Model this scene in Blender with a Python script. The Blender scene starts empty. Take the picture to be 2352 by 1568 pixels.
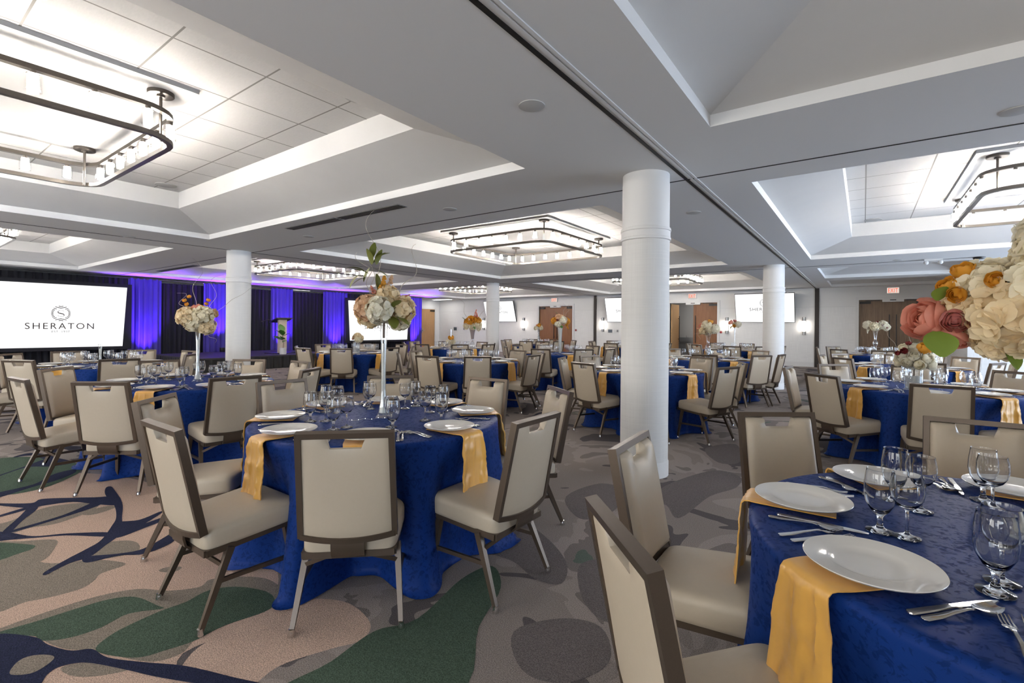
import bpy, bmesh, math, random
from mathutils import Vector, Matrix, noise
R_ = random.Random(7)
PI = math.pi
C = bpy.context.scene.collection
sin, cos, rad = math.sin, math.cos, math.radians

# outlines of the woven carpet pattern on the floor, in metres
CARPET = {"grey":[[[-3.93,0.464],[-3.933,0.584],[-3.715,0.675],[-3.57,0.834],[-3.438,0.909],[-3.36,0.919],[-3.349,0.812],[-3.289,0.769],[-3.239,0.704],[-3.258,0.593],[-3.297,0.509],[-3.332,0.395]],[[-3.785,0.884],[-3.792,0.951],[-3.722,1.034],[-3.616,1.056],[-3.504,1.015],[-3.534,0.887],[-3.637,0.834]],[[-3.031,0.36],[-3.097,0.367],[-3.105,0.583],[-3.079,0.747],[-3.003,0.878],[-2.861,0.965],[-2.777,1.073],[-2.81,1.142],[-2.704,1.258],[-2.551,1.327],[-2.326,1.296],[-2.327,1.168],[-2.329,1.004],[-2.327,0.888],[-2.276,0.818],[-2.3,0.737],[-2.394,0.68],[-2.585,0.606],[-2.681,0.541],[-2.806,0.501],[-2.913,0.477]],[[-3.134,1.008],[-3.147,1.045],[-3.091,1.099],[-3.056,1.079],[-3.069,1.035]],[[-2.557,0.497],[-2.531,0.552],[-2.434,0.619],[-2.334,0.652],[-2.393,0.562],[-2.471,0.509]],[[-4.317,0.523],[-4.236,0.629],[-4.103,0.76],[-3.971,0.743],[-3.787,0.645],[-3.886,0.497],[-3.93,0.464]],[[-4.534,0.982],[-4.544,1.137],[-4.463,1.157],[-4.42,1.068],[-4.437,0.997]],[[-4.691,0.568],[-4.721,0.651],[-4.817,0.765],[-4.857,0.898],[-4.709,1.097],[-4.539,1.058],[-4.421,0.843],[-4.461,0.709],[-4.446,0.591]]],"green":[[[-3.063,0.363],[-3.043,0.514],[-3.029,0.64],[-3.005,0.756],[-2.927,0.843],[-2.755,0.881],[-2.704,0.885],[-2.782,0.775],[-2.754,0.669],[-2.77,0.57],[-2.838,0.491],[-2.918,0.472]],[[-2.572,0.609],[-2.651,0.673],[-2.679,0.772],[-2.688,0.88],[-2.678,0.975],[-2.701,1.09],[-2.611,1.198],[-2.423,1.261],[-2.293,1.194],[-2.329,1.004],[-2.321,0.879],[-2.345,0.793],[-2.395,0.691]],[[-4.333,0.511],[-4.123,0.656],[-4.045,0.659],[-4.019,0.597],[-4.013,0.474]],[[-5.64,0.662],[-5.422,0.88],[-5.641,1.151],[-5.893,1.273],[-6.356,1.27],[-6.842,1.047],[-6.859,0.804]],[[-1.727,0.933],[-1.737,1.155],[-1.756,1.385],[-1.672,1.567],[-1.745,1.949],[-1.701,2.159],[-1.523,2.008],[-1.403,1.688],[-1.215,1.315]]],"navy":[[[-3.047,0.362],[-2.911,0.471],[-2.778,0.501],[-2.658,0.547],[-2.6,0.602],[-2.482,0.626],[-2.329,0.706],[-2.176,0.794],[-1.947,0.884],[-1.8,0.94],[-1.953,0.826],[-2.175,0.714],[-2.312,0.657],[-2.452,0.597],[-2.531,0.552],[-2.569,0.494],[-2.55,0.456],[-2.495,0.41],[-2.625,0.313]],[[-3.565,0.63],[-3.629,0.734],[-3.638,0.828],[-3.748,0.926],[-3.896,1.046],[-4.188,1.126],[-4.54,1.221],[-4.944,1.276],[-5.065,1.283],[-5.047,1.247],[-4.848,1.196],[-4.514,1.166],[-4.229,1.104],[-4.069,1.038],[-3.859,0.932],[-3.776,0.841],[-3.703,0.74],[-3.609,0.632]],[[-3.914,1.03],[-3.929,1.161],[-4.066,1.318],[-4.11,1.327],[-4.051,1.186],[-4.119,1.072]],[[-3.823,1.006],[-3.863,1.159],[-3.907,1.277],[-3.97,1.291],[-3.947,1.176],[-3.951,1.029]],[[-3.968,0.994],[-4.153,0.833],[-4.269,0.694],[-4.474,0.609],[-4.568,0.537],[-4.374,0.516],[-4.318,0.588],[-4.235,0.689],[-4.113,0.825],[-3.89,0.975]],[[-4.724,1.245],[-4.845,1.129],[-4.967,1.024],[-5.115,0.875],[-5.063,0.804],[-5.275,0.637],[-5.236,0.632],[-4.925,0.783],[-4.923,0.847],[-4.849,1.001],[-4.666,1.087],[-4.506,1.188]],[[-5.046,0.817],[-4.76,0.697],[-4.492,0.58],[-4.383,0.584],[-4.653,0.698],[-4.884,0.814]],[[-4.759,1.144],[-4.576,0.897],[-4.496,0.619],[-4.452,0.615],[-4.519,0.89],[-4.625,1.123]],[[-3.562,0.797],[-3.523,0.932],[-3.432,1.031],[-3.467,1.179],[-3.576,1.251],[-3.656,1.259],[-3.607,1.203],[-3.513,1.047],[-3.555,0.939],[-3.655,0.814]],[[-4.989,0.804],[-4.902,0.592],[-4.868,0.59],[-4.924,0.797]],[[-5.398,0.638],[-5.549,0.902],[-5.621,1.055],[-5.774,1.204],[-5.908,1.225],[-5.872,1.087],[-5.63,0.911],[-5.559,0.649]],[[-6.114,0.738],[-6.335,0.971],[-6.201,1.123],[-6.186,1.261],[-6.292,1.283],[-6.59,1.187],[-6.395,0.978],[-6.154,0.741]],[[-6.255,1.152],[-7.144,1.358],[-7.506,1.503],[-7.605,1.514],[-7.311,1.36],[-6.405,1.134]],[[-6.894,0.983],[-6.872,1.088],[-6.502,1.158],[-6.738,1.207],[-6.995,1.108],[-6.946,0.989]]],"grey2":[[[-2.664,0.371],[-2.727,0.393],[-2.749,0.426],[-2.726,0.462],[-2.685,0.49],[-2.65,0.494],[-2.618,0.463],[-2.608,0.418]]],"dark":[[[-2.176,2.561],[-2.004,2.788],[-1.678,2.678],[-1.39,2.459],[-1.29,2.237],[-1.426,2.19],[-1.632,2.275],[-1.878,2.295]],[[-1.36,4.242],[-1.152,4.887],[-0.909,4.822],[-0.876,4.472],[-1.0,4.111],[-1.06,3.509],[-1.219,3.704],[-1.36,3.712]],[[-1.927,3.399],[-1.846,3.867],[-1.576,3.797],[-1.494,3.278],[-1.633,3.071]],[[-1.439,5.703],[-1.207,6.14],[-1.013,5.371],[-1.184,5.198]],[[-1.258,1.758],[-1.135,1.971],[-0.959,2.022],[-0.83,1.834],[-0.915,1.626],[-1.086,1.58]],[[-1.305,2.459],[-1.208,2.597],[-0.947,2.292],[-0.941,2.076],[-1.121,2.161]]],"pink":[[[-2.281,1.028],[-2.291,1.234],[-2.207,1.366],[-2.037,1.448],[-1.823,1.413],[-1.752,1.313],[-1.807,1.201],[-1.881,1.015],[-1.854,0.838],[-2.032,0.705],[-2.243,0.84]]],"beige":[[[-6.556,0.096],[-5.887,0.749],[-5.856,1.156],[-5.013,1.497],[-3.839,1.485],[-3.072,1.538],[-2.526,1.359],[-2.322,1.165],[-2.25,1.052],[-2.272,0.818],[-2.12,0.639],[-2.913,0.047]]]}

# ------------------------------------------------------------------ materials
def nmat(name):
    m = bpy.data.materials.new(name); m.use_nodes = True
    nt = m.node_tree; b = nt.nodes['Principled BSDF']
    return m, nt, b
def N(nt, t, **kw):
    n = nt.nodes.new(t)
    for k, v in kw.items():
        if k[0] == '_': setattr(n, k[1:], v)
        else: n.inputs[k.replace('__', ' ')].default_value = v
    return n
def L(nt, a, ao, b, bi): nt.links.new(a.outputs[ao], b.inputs[bi])
def mat(name, col, rough=.5, metal=0., spec=.5, noise=0., nscale=40., bump=0., bscale=200., sheen=0., emit=None, es=0., coat=0.):
    m, nt, b = nmat(name)
    b.inputs['Base Color'].default_value = (*col, 1); b.inputs['Roughness'].default_value = rough
    b.inputs['Metallic'].default_value = metal; b.inputs['Specular IOR Level'].default_value = spec
    if sheen: b.inputs['Sheen Weight'].default_value = sheen
    if coat: b.inputs['Coat Weight'].default_value = coat
    if emit: b.inputs['Emission Color'].default_value = (*emit, 1); b.inputs['Emission Strength'].default_value = es
    if noise or bump:
        tc = N(nt, 'ShaderNodeTexCoord')
    if noise:
        n = N(nt, 'ShaderNodeTexNoise', Scale=nscale, Detail=4.); L(nt, tc, 'Object', n, 'Vector')
        r = N(nt, 'ShaderNodeMixRGB'); r.inputs[1].default_value = (*[c*(1-noise) for c in col], 1); r.inputs[2].default_value = (*[min(1, c*(1+noise)) for c in col], 1)
        L(nt, n, 'Fac', r, 0); L(nt, r, 0, b, 'Base Color')
    if bump:
        n2 = N(nt, 'ShaderNodeTexNoise', Scale=bscale, Detail=2.); L(nt, tc, 'Object', n2, 'Vector')
        bp = N(nt, 'ShaderNodeBump', Strength=bump, Distance=.002); L(nt, n2, 'Fac', bp, 'Height'); L(nt, bp, 0, b, 'Normal')
    return m
def emis(name, col, s):
    m, nt, b = nmat(name); nt.nodes.remove(b)
    e = N(nt, 'ShaderNodeEmission', Color=(*col, 1), Strength=s); L(nt, e, 0, nt.nodes['Material Output'], 0); return m
def clear(name, tint=(1, 1, 1), edge=.75, base=.05, rough=.02, power=3.):
    m, nt, b = nmat(name); nt.nodes.remove(b)
    t = N(nt, 'ShaderNodeBsdfTransparent', Color=(*tint, 1)); g = N(nt, 'ShaderNodeBsdfGlossy', Roughness=rough, Color=(1, 1, 1, 1))
    f = N(nt, 'ShaderNodeLayerWeight', Blend=.5); pw = N(nt, 'ShaderNodeMath', _operation='POWER'); pw.inputs[1].default_value = power
    mu = N(nt, 'ShaderNodeMath', _operation='MULTIPLY_ADD'); mu.inputs[1].default_value = edge; mu.inputs[2].default_value = base; mu.use_clamp = True
    x = N(nt, 'ShaderNodeMixShader'); L(nt, f, 'Facing', pw, 0); L(nt, pw, 0, mu, 0); L(nt, mu, 0, x, 0); L(nt, t, 0, x, 1); L(nt, g, 0, x, 2)
    L(nt, x, 0, nt.nodes['Material Output'], 0); return m
def weave(name, col, s=260., amt=.05, rough=.75):
    m, nt, b = nmat(name); b.inputs['Roughness'].default_value = rough
    tc = N(nt, 'ShaderNodeTexCoord'); sp = N(nt, 'ShaderNodeSeparateXYZ'); L(nt, tc, 'Object', sp, 0)
    ad = N(nt, 'ShaderNodeMath', _operation='ADD'); L(nt, sp, 'X', ad, 0); L(nt, sp, 'Y', ad, 1)
    no = []
    for sc, src, k in (((s, 9., 9.), ad, 0), ((9., 9., s), None, 0)):
        cb = N(nt, 'ShaderNodeCombineXYZ'); L(nt, ad, 0, cb, 'X'); L(nt, sp, 'Z', cb, 'Z')
        mp = N(nt, 'ShaderNodeMapping'); mp.inputs['Scale'].default_value = (sc[0]/4, 1, sc[2]/4); L(nt, cb, 0, mp, 0)
        n = N(nt, 'ShaderNodeTexNoise', Scale=1., Detail=3.); L(nt, mp, 0, n, 'Vector'); no.append(n)
    av = N(nt, 'ShaderNodeMath', _operation='ADD'); L(nt, no[0], 'Fac', av, 0); L(nt, no[1], 'Fac', av, 1)
    r = N(nt, 'ShaderNodeValToRGB'); r.color_ramp.elements[0].position = .7/2; r.color_ramp.elements[1].position = 1.3/2
    hv = N(nt, 'ShaderNodeMath', _operation='MULTIPLY'); hv.inputs[1].default_value = .5; L(nt, av, 0, hv, 0)
    r.color_ramp.elements[0].color = (*[c*(1-amt) for c in col], 1); r.color_ramp.elements[1].color = (*[min(1, c*(1+amt)) for c in col], 1)
    L(nt, hv, 0, r, 0); L(nt, r, 0, b, 'Base Color'); return m
def wood(name, c0, c1, axis='Z', rough=.45):
    m, nt, b = nmat(name); b.inputs['Roughness'].default_value = rough
    tc = N(nt, 'ShaderNodeTexCoord'); mp = N(nt, 'ShaderNodeMapping'); mp.inputs['Scale'].default_value = (18, 18, 1.2) if axis == 'Z' else (1.2, 18, 18)
    L(nt, tc, 'Object', mp, 0); n = N(nt, 'ShaderNodeTexNoise', Scale=1.6, Detail=6., Roughness=.6, Distortion=.6); L(nt, mp, 0, n, 'Vector')
    r = N(nt, 'ShaderNodeValToRGB'); r.color_ramp.elements[0].position = .3; r.color_ramp.elements[1].position = .7
    r.color_ramp.elements[0].color = (*c0, 1); r.color_ramp.elements[1].color = (*c1, 1); L(nt, n, 'Fac', r, 0); L(nt, r, 0, b, 'Base Color'); return m
def damask(name, c0, c1):
    m, nt, b = nmat(name); b.inputs['Specular IOR Level'].default_value = .09
    tc = N(nt, 'ShaderNodeTexCoord'); n = N(nt, 'ShaderNodeTexNoise', Scale=34., Detail=3., Distortion=2.2); L(nt, tc, 'Object', n, 'Vector')
    v = N(nt, 'ShaderNodeTexVoronoi', Scale=38.); L(nt, tc, 'Object', v, 'Vector')
    ad = N(nt, 'ShaderNodeMath', _operation='MULTIPLY_ADD'); ad.inputs[1].default_value = .35; L(nt, v, 'Distance', ad, 0); L(nt, n, 'Fac', ad, 2)
    r = N(nt, 'ShaderNodeValToRGB'); r.color_ramp.elements[0].position = .56; r.color_ramp.elements[1].position = .64
    r.color_ramp.elements[0].color = (*c0, 1); r.color_ramp.elements[1].color = (*c1, 1); L(nt, ad, 0, r, 0); L(nt, r, 0, b, 'Base Color')
    q = N(nt, 'ShaderNodeMapRange'); q.inputs['From Min'].default_value = .5; q.inputs['From Max'].default_value = .7; q.inputs['To Min'].default_value = .62; q.inputs['To Max'].default_value = .42
    L(nt, ad, 0, q, 0); L(nt, q, 0, b, 'Roughness'); return m
def carpet(name, cols, dark, s=1.0, lines=True):
    m, nt, b = nmat(name); b.inputs['Roughness'].default_value = .95; b.inputs['Specular IOR Level'].default_value = .1
    tc = N(nt, 'ShaderNodeTexCoord')
    n = N(nt, 'ShaderNodeTexNoise', Scale=1.25*s, Detail=3.2, Roughness=.55, Distortion=.7); L(nt, tc, 'Object', n, 'Vector')
    r = N(nt, 'ShaderNodeValToRGB'); r.color_ramp.interpolation = 'CONSTANT'
    el = r.color_ramp.elements
    while len(el) < len(cols): el.new(.5)
    for e, (p, c) in zip(el, cols): e.position = p; e.color = (*c, 1)
    L(nt, n, 'Fac', r, 0); out = r
    if lines:
        n2 = N(nt, 'ShaderNodeTexNoise', Scale=.9, Detail=2.); L(nt, tc, 'Object', n2, 'Vector')
        mx = N(nt, 'ShaderNodeMixRGB'); mx.inputs[0].default_value = .55; L(nt, tc, 'Object', mx, 1); L(nt, n2, 'Color', mx, 2)
        v = N(nt, 'ShaderNodeTexVoronoi', Scale=1.5); v.feature = 'DISTANCE_TO_EDGE'; L(nt, mx, 0, v, 'Vector')
        n3 = N(nt, 'ShaderNodeTexNoise', Scale=.5, Detail=1.); L(nt, tc, 'Object', n3, 'Vector')
        th = N(nt, 'ShaderNodeMapRange'); th.inputs['From Min'].default_value = .45; th.inputs['From Max'].default_value = .62; th.inputs['To Min'].default_value = -.01; th.inputs['To Max'].default_value = .045
        L(nt, n3, 'Fac', th, 0)
        lt = N(nt, 'ShaderNodeMath', _operation='LESS_THAN'); L(nt, v, 'Distance', lt, 0); L(nt, th, 0, lt, 1)
        sp = N(nt, 'ShaderNodeSeparateXYZ'); L(nt, tc, 'Object', sp, 0); g1 = N(nt, 'ShaderNodeMath', _operation='LESS_THAN'); g1.inputs[1].default_value = -3.6; L(nt, sp, 'X', g1, 0)
        g2 = N(nt, 'ShaderNodeMath', _operation='GREATER_THAN'); g2.inputs[1].default_value = 11.; L(nt, sp, 'Y', g2, 0); g3 = N(nt, 'ShaderNodeMath', _operation='MAXIMUM'); L(nt, g1, 0, g3, 0); L(nt, g2, 0, g3, 1)
        g4 = N(nt, 'ShaderNodeMath', _operation='MULTIPLY'); L(nt, g3, 0, g4, 0); L(nt, lt, 0, g4, 1); lt = g4
        m2 = N(nt, 'ShaderNodeMixRGB'); m2.inputs[2].default_value = (*dark, 1); L(nt, lt, 0, m2, 0); L(nt, r, 0, m2, 1); out = m2
    return grain(m, nt, b, out, tc)
def grain(m, nt, b, out, tc):
    g = N(nt, 'ShaderNodeTexNoise', Scale=210., Detail=2.); L(nt, tc, 'Object', g, 'Vector')
    gr = N(nt, 'ShaderNodeMapRange'); gr.inputs['From Min'].default_value = .3; gr.inputs['From Max'].default_value = .7; gr.inputs['To Min'].default_value = .62; gr.inputs['To Max'].default_value = 1.38; L(nt, g, 'Fac', gr, 0)
    mu = N(nt, 'ShaderNodeMixRGB', _blend_type='MULTIPLY'); mu.inputs[0].default_value = 1; L(nt, out, 0, mu, 1); L(nt, gr, 0, mu, 2); L(nt, mu, 0, b, 'Base Color')
    bp = N(nt, 'ShaderNodeBump', Strength=.5, Distance=.004); L(nt, g, 'Fac', bp, 'Height'); L(nt, bp, 0, b, 'Normal'); return m
def flat_carpet(name, col):
    m, nt, b = nmat(name); b.inputs['Roughness'].default_value = .95; b.inputs['Specular IOR Level'].default_value = .1
    tc = N(nt, 'ShaderNodeTexCoord'); rg = N(nt, 'ShaderNodeRGB'); rg.outputs[0].default_value = (*col, 1)
    return grain(m, nt, b, rg, tc)
def tiles(name, col, line, size):
    m, nt, b = nmat(name); b.inputs['Roughness'].default_value = .85
    tc = N(nt, 'ShaderNodeTexCoord'); sp = N(nt, 'ShaderNodeSeparateXYZ'); L(nt, tc, 'Object', sp, 0); fs = []
    for ax in 'XY':
        d = N(nt, 'ShaderNodeMath', _operation='DIVIDE'); d.inputs[1].default_value = size; L(nt, sp, ax, d, 0)
        f = N(nt, 'ShaderNodeMath', _operation='FRACT'); L(nt, d, 0, f, 0)
        l = N(nt, 'ShaderNodeMath', _operation='LESS_THAN'); l.inputs[1].default_value = .022; L(nt, f, 0, l, 0); fs.append(l)
    o = N(nt, 'ShaderNodeMath', _operation='MAXIMUM'); L(nt, fs[0], 0, o, 0); L(nt, fs[1], 0, o, 1)
    n = N(nt, 'ShaderNodeTexNoise', Scale=120., Detail=3.); mp = N(nt, 'ShaderNodeMapping'); mp.inputs['Scale'].default_value = (.25, 1, 1); L(nt, tc, 'Object', mp, 0); L(nt, mp, 0, n, 'Vector')
    mm = N(nt, 'ShaderNodeMixRGB'); mm.inputs[1].default_value = (*[c*.93 for c in col], 1); mm.inputs[2].default_value = (*[min(1, c*1.05) for c in col], 1); L(nt, n, 'Fac', mm, 0)
    m2 = N(nt, 'ShaderNodeMixRGB'); m2.inputs[2].default_value = (*line, 1); L(nt, o, 0, m2, 0); L(nt, mm, 0, m2, 1); L(nt, m2, 0, b, 'Base Color'); return m

def petal(name, col, rough, **kw):
    m = mat(name, col, rough, **kw); nt = m.node_tree; b = nt.nodes['Principled BSDF']; t = N(nt, 'ShaderNodeBsdfTranslucent', Color=(*col, 1)); x = N(nt, 'ShaderNodeMixShader'); x.inputs[0].default_value = .4
    L(nt, b, 0, x, 1); L(nt, t, 0, x, 2); L(nt, x, 0, nt.nodes['Material Output'], 0); return m
M = {}
M['ceil'] = mat('ceiling_paint', (.83, .82, .80), .9, spec=.2)
M['coffer'] = mat('coffer_paint', (.80, .785, .76), .9, spec=.2, noise=.03, nscale=3.)
M['tile'] = tiles('ceiling_tile', (.90, .88, .85), (.38, .36, .33), .64)
M['wall'] = weave('wall_fabric', (.87, .86, .84))
M['wallp'] = mat('wall_paint', (.85, .84, .82), .8, noise=.02)
M['colp'] = mat('column_paint', (.82, .80, .77), .6)
M['colw'] = weave('column_fabric', (.78, .76, .725), 300., .035)
M['trim'] = mat('white_trim', (.80, .79, .77), .4); M['lip'] = mat('lit_lip_paint', (.90, .885, .86), .8, spec=.2)  # lip: the ceiling paint made whiter, light on the coffer edges put into colour
M['black'] = mat('black_rubber', (.008, .007, .006), .6)
M['dkbr'] = mat('dark_jamb', (.03, .022, .018), .5)
M['grid'] = mat('grille', (.25, .245, .235), .5)
M['spk'] = mat('speaker_grille', (.55, .54, .52), .7)
M['vinyl'] = mat('beige_vinyl', (.50, .42, .315), .42, spec=.45, noise=.03, nscale=60., bump=.12, bscale=500.)
M['frame'] = mat('bronze_frame', (.115, .085, .062), .36, metal=.55, spec=.5, noise=.1, nscale=300.)
M['chrome'] = mat('chrome', (.75, .74, .72), .15, metal=1)
M['steel'] = mat('cutlery_steel', (.62, .61, .60), .14, metal=1)
M['cloth'] = damask('navy_damask', (.0045, .023, .125), (.0075, .034, .18))
M['gold'] = mat('gold_satin', (.86, .455, .088), .36, spec=.6, sheen=.2, noise=.08, nscale=14., bump=.5, bscale=26.)
M['plate'] = mat('white_china', (.90, .865, .80), .12, spec=.6, noise=.01)
M['rglass'] = nmat('clear_drinking_glass')[0]; b_ = M['rglass'].node_tree.nodes['Principled BSDF']; b_.inputs['Base Color'].default_value = (1,1,1,1); b_.inputs['Transmission Weight'].default_value = 1; b_.inputs['Roughness'].default_value = .0; b_.inputs['IOR'].default_value = 1.47
M['glass'] = clear('drinking_glass', (.975, .98, .985), 1.0, .10, .01, 2.6)
M['vglass'] = clear('vase_glass', (.98, .985, .985), .7, .08)
M['bead'] = mat('clear_beads', (.72, .72, .66), .15, spec=.8, noise=.35, nscale=160., bump=1., bscale=140.)
M['pinkfill'] = mat('rose_grey_glitter', (.38, .28, .26), .3, spec=.8, noise=.5, nscale=260., bump=.8, bscale=200.)
M['chbr'] = mat('brushed_bronze', (.20, .175, .15), .32, metal=.85, noise=.12, nscale=120.)
M['bulb'] = emis('lit_bulb', (1, .94, .87), 118)
M['shade'] = clear('lamp_glass', (1, 1, 1), .4, .03)
M['screen'] = emis('screen_white', (1, 1, 1), 1.15)
M['tvw'] = emis('television_white', (1, 1, 1), 1.15)
M['ink'] = mat('logo_grey', (.085, .072, .068), .9, spec=.0)
M['bezel'] = mat('black_bezel', (.006, .006, .007), .3)
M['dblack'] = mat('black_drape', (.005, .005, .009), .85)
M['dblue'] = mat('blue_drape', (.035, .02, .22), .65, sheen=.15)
M['stage'] = mat('stage_top', (.03, .026, .032), .6)
M['skirt'] = mat('stage_skirt', (.006, .006, .006), .45, sheen=.1)
M['lect'] = wood('lectern_wood', (.50, .40, .30), (.66, .55, .43))
M['pot'] = mat('white_pot', (.75, .73, .72), .5)
M['leaf'] = mat('green_leaf', (.06, .17, .025), .4, noise=.3, nscale=9.)
M['leafg'] = mat('bright_leaf', (.16, .23, .03), .45, noise=.25, nscale=9.)
M['leafy'] = mat('olive_leaf', (.15, .16, .025), .45, noise=.3, nscale=12.)
M['door'] = wood('brown_door', (.21, .085, .032), (.30, .13, .052))
M['doorl'] = wood('oak_door', (.45, .25, .10), (.56, .33, .15))
M['doorr'] = wood('walnut_door', (.16, .095, .05), (.27, .175, .10))
M['dmetal'] = mat('dark_metal', (.03, .027, .025), .35, metal=.6)
M['smetal'] = mat('satin_metal', (.40, .39, .37), .3, metal=.9)
M['scglow'] = emis('sconce_glow', (1, .93, .84), 13)
M['exitw'] = emis('exit_panel', (1, .80, .70), .75)
M['exitr'] = emis('exit_letters', (1, .10, .03), 1.0)
M['red'] = mat('red_plastic', (.35, .03, .03), .4)
M['lcd'] = mat('grey_display', (.10, .12, .14), .2)
M['panell'] = emis('panel_light', (1, .98, .95), 9)
M['uplens'] = emis('purple_lens', (.25, .05, 1), 6)
M['grey'] = mat('corridor_wall', (.45, .44, .43), .8)
M['fount'] = mat('fountain_steel', (.33, .34, .35), .3, metal=.6)
M['cream'] = petal('cream_petal', (.94, .76, .49), .6, noise=.13, nscale=45.)
M['ivory'] = petal('ivory_petal', (.95, .84, .63), .6, noise=.13, nscale=45.)
M['white'] = petal('white_petal', (.95, .87, .71), .6, noise=.13, nscale=45.)
M['peach'] = petal('peach_petal', (.80, .55, .34), .6, noise=.2, nscale=45.)
M['goldf'] = petal('golden_petal', (.75, .36, .035), .6, noise=.2, nscale=30.)
M['coral'] = petal('coral_petal', (.78, .33, .23), .55, noise=.15, nscale=30.)
M['rose'] = petal('dusty_rose_petal', (.58, .20, .17), .55, noise=.2, nscale=40.)
M['burg'] = petal('burgundy_petal', (.25, .03, .03), .6, noise=.2, nscale=40.)
M['twig'] = mat('pale_twig', (.42, .36, .28), .7)
M['twigd'] = mat('brown_twig', (.16, .11, .08), .7)
M['fairy'] = emis('fairy_light', (1, 1, 1), 3)
M['wire'] = mat('silver_wire', (.5, .5, .5), .3, metal=1)
M['pane'] = clear('window_pane', (.97, .99, 1), .5, .04)

# ------------------------------------------------------------------ mesh builder
class MB:
    def __init__(s): s.v = []; s.f = []; s.mi = []; s.cur = 0; s.xf = None
    def add(s, vs, fs):
        o = len(s.v)
        s.v += [tuple(s.xf @ Vector(p)) for p in vs] if s.xf else [tuple(p) for p in vs]
        for f in fs: s.f.append([i+o for i in f]); s.mi.append(s.cur)
        return s
    def box(s, x0, x1, y0, y1, z0, z1):
        return s.add([(x0,y0,z0),(x1,y0,z0),(x1,y1,z0),(x0,y1,z0),(x0,y0,z1),(x1,y0,z1),(x1,y1,z1),(x0,y1,z1)],
                     [(0,3,2,1),(4,5,6,7),(0,1,5,4),(1,2,6,5),(2,3,7,6),(3,0,4,7)])
    def bar(s, p, q, w, d, ref=(0,0,1), w2=None, d2=None):      # rectangular bar from p to q, w across, d along ref
        p, q = Vector(p), Vector(q); t = (q-p).normalized(); r = Vector(ref); a = t.cross(r)
        if a.length < 1e-5: a = t.cross(Vector((1,0,0)))
        a.normalize(); b = a.cross(t).normalized(); vs = []
        for P, ww, dd in ((p, w, d), (q, w2 or w, d2 or d)):
            vs += [P+a*ww/2+b*dd/2, P-a*ww/2+b*dd/2, P-a*ww/2-b*dd/2, P+a*ww/2-b*dd/2]
        return s.add(vs, [(0,1,2,3),(7,6,5,4),(0,4,5,1),(1,5,6,2),(2,6,7,3),(3,7,4,0)])
    def sweep(s, pts, w, d, ref=(0,0,1), closed=False):         # rectangular section along a path
        pts = [Vector(p) for p in pts]; n = len(pts); vs = []; r = Vector(ref)
        for i, P in enumerate(pts):
            t = (pts[(i+1) % n]-pts[i-1]) if closed else (pts[min(i+1, n-1)]-pts[max(i-1, 0)])
            t.normalize(); a = t.cross(r).normalized(); b = a.cross(t).normalized()
            vs += [P+a*w/2+b*d/2, P-a*w/2+b*d/2, P-a*w/2-b*d/2, P+a*w/2-b*d/2]
        fs = []
        for i in range(n if closed else n-1):
            A, B = 4*i, 4*((i+1) % n)
            for k in range(4): fs.append((A+k, B+k, B+(k+1) % 4, A+(k+1) % 4))
        if not closed: fs += [(0,1,2,3), (4*n-1,4*n-2,4*n-3,4*n-4)]
        return s.add(vs, fs)
    def tube(s, pts, r, n=8, cap=True):
        pts = [Vector(p) for p in pts]; m = len(pts); vs = []
        rs = r if isinstance(r, (list, tuple)) else [r]*m
        pa = None
        for i, P in enumerate(pts):
            t = (pts[min(i+1, m-1)]-pts[max(i-1, 0)]).normalized()
            a = pa - t*pa.dot(t) if pa else t.cross(Vector((0,0,1)) if abs(t.z) < .95 else Vector((1,0,0)))
            a.normalize(); pa = a; b = t.cross(a)
            vs += [P+(a*cos(2*PI*k/n)+b*sin(2*PI*k/n))*rs[i] for k in range(n)]
        fs = [(i*n+k, i*n+(k+1) % n, (i+1)*n+(k+1) % n, (i+1)*n+k) for i in range(m-1) for k in range(n)]
        if cap: fs += [tuple(range(n-1, -1, -1)), tuple((m-1)*n+k for k in range(n))]
        return s.add(vs, fs)
    def lathe(s, prof, n=24, cx=0, cy=0, cz=0, mod=None, cap=True):
        vs = []; fs = []; m = len(prof)
        for (r, z) in prof:
            for k in range(n):
                a = 2*PI*k/n; rr = r*(mod(a, z) if mod else 1); vs.append((cx+rr*cos(a), cy+rr*sin(a), cz+z))
        for i in range(m-1):
            for k in range(n): fs.append((i*n+k, i*n+(k+1) % n, (i+1)*n+(k+1) % n, (i+1)*n+k))
        if prof[0][0] > 1e-6: fs.append(tuple(range(n-1, -1, -1)))
        if cap and prof[-1][0] > 1e-6: fs.append(tuple((m-1)*n+k for k in range(n)))
        return s.add(vs, fs)
    def ball(s, c, r, n=10, m=6, sq=1):
        return s.lathe([(max(1e-7, r*sin(PI*i/m)), -r*sq*cos(PI*i/m)) for i in range(m+1)], n, *c)
    def mesh(s, name, mats, smooth=True, weld=False, angle=40):
        me = bpy.data.meshes.new(name); me.from_pydata(s.v, [], s.f); me.validate()
        for m in (mats if isinstance(mats, (list, tuple)) else [mats]): me.materials.append(m)
        if len(set(s.mi)) > 1 and len(me.polygons) == len(s.mi): me.polygons.foreach_set('material_index', s.mi)
        if weld:
            bm = bmesh.new(); bm.from_mesh(me); bmesh.ops.remove_doubles(bm, verts=bm.verts, dist=1e-6); bmesh.ops.recalc_face_normals(bm, faces=bm.faces); bm.to_mesh(me); bm.free()
        if smooth:
            me.polygons.foreach_set('use_smooth', [True]*len(me.polygons))
            me.set_sharp_from_angle(angle=rad(angle))
        me.update(); return me
    def obj(s, name, mats, parent=None, **kw):
        return link(name, s.mesh(name, mats, **kw), parent)
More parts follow.
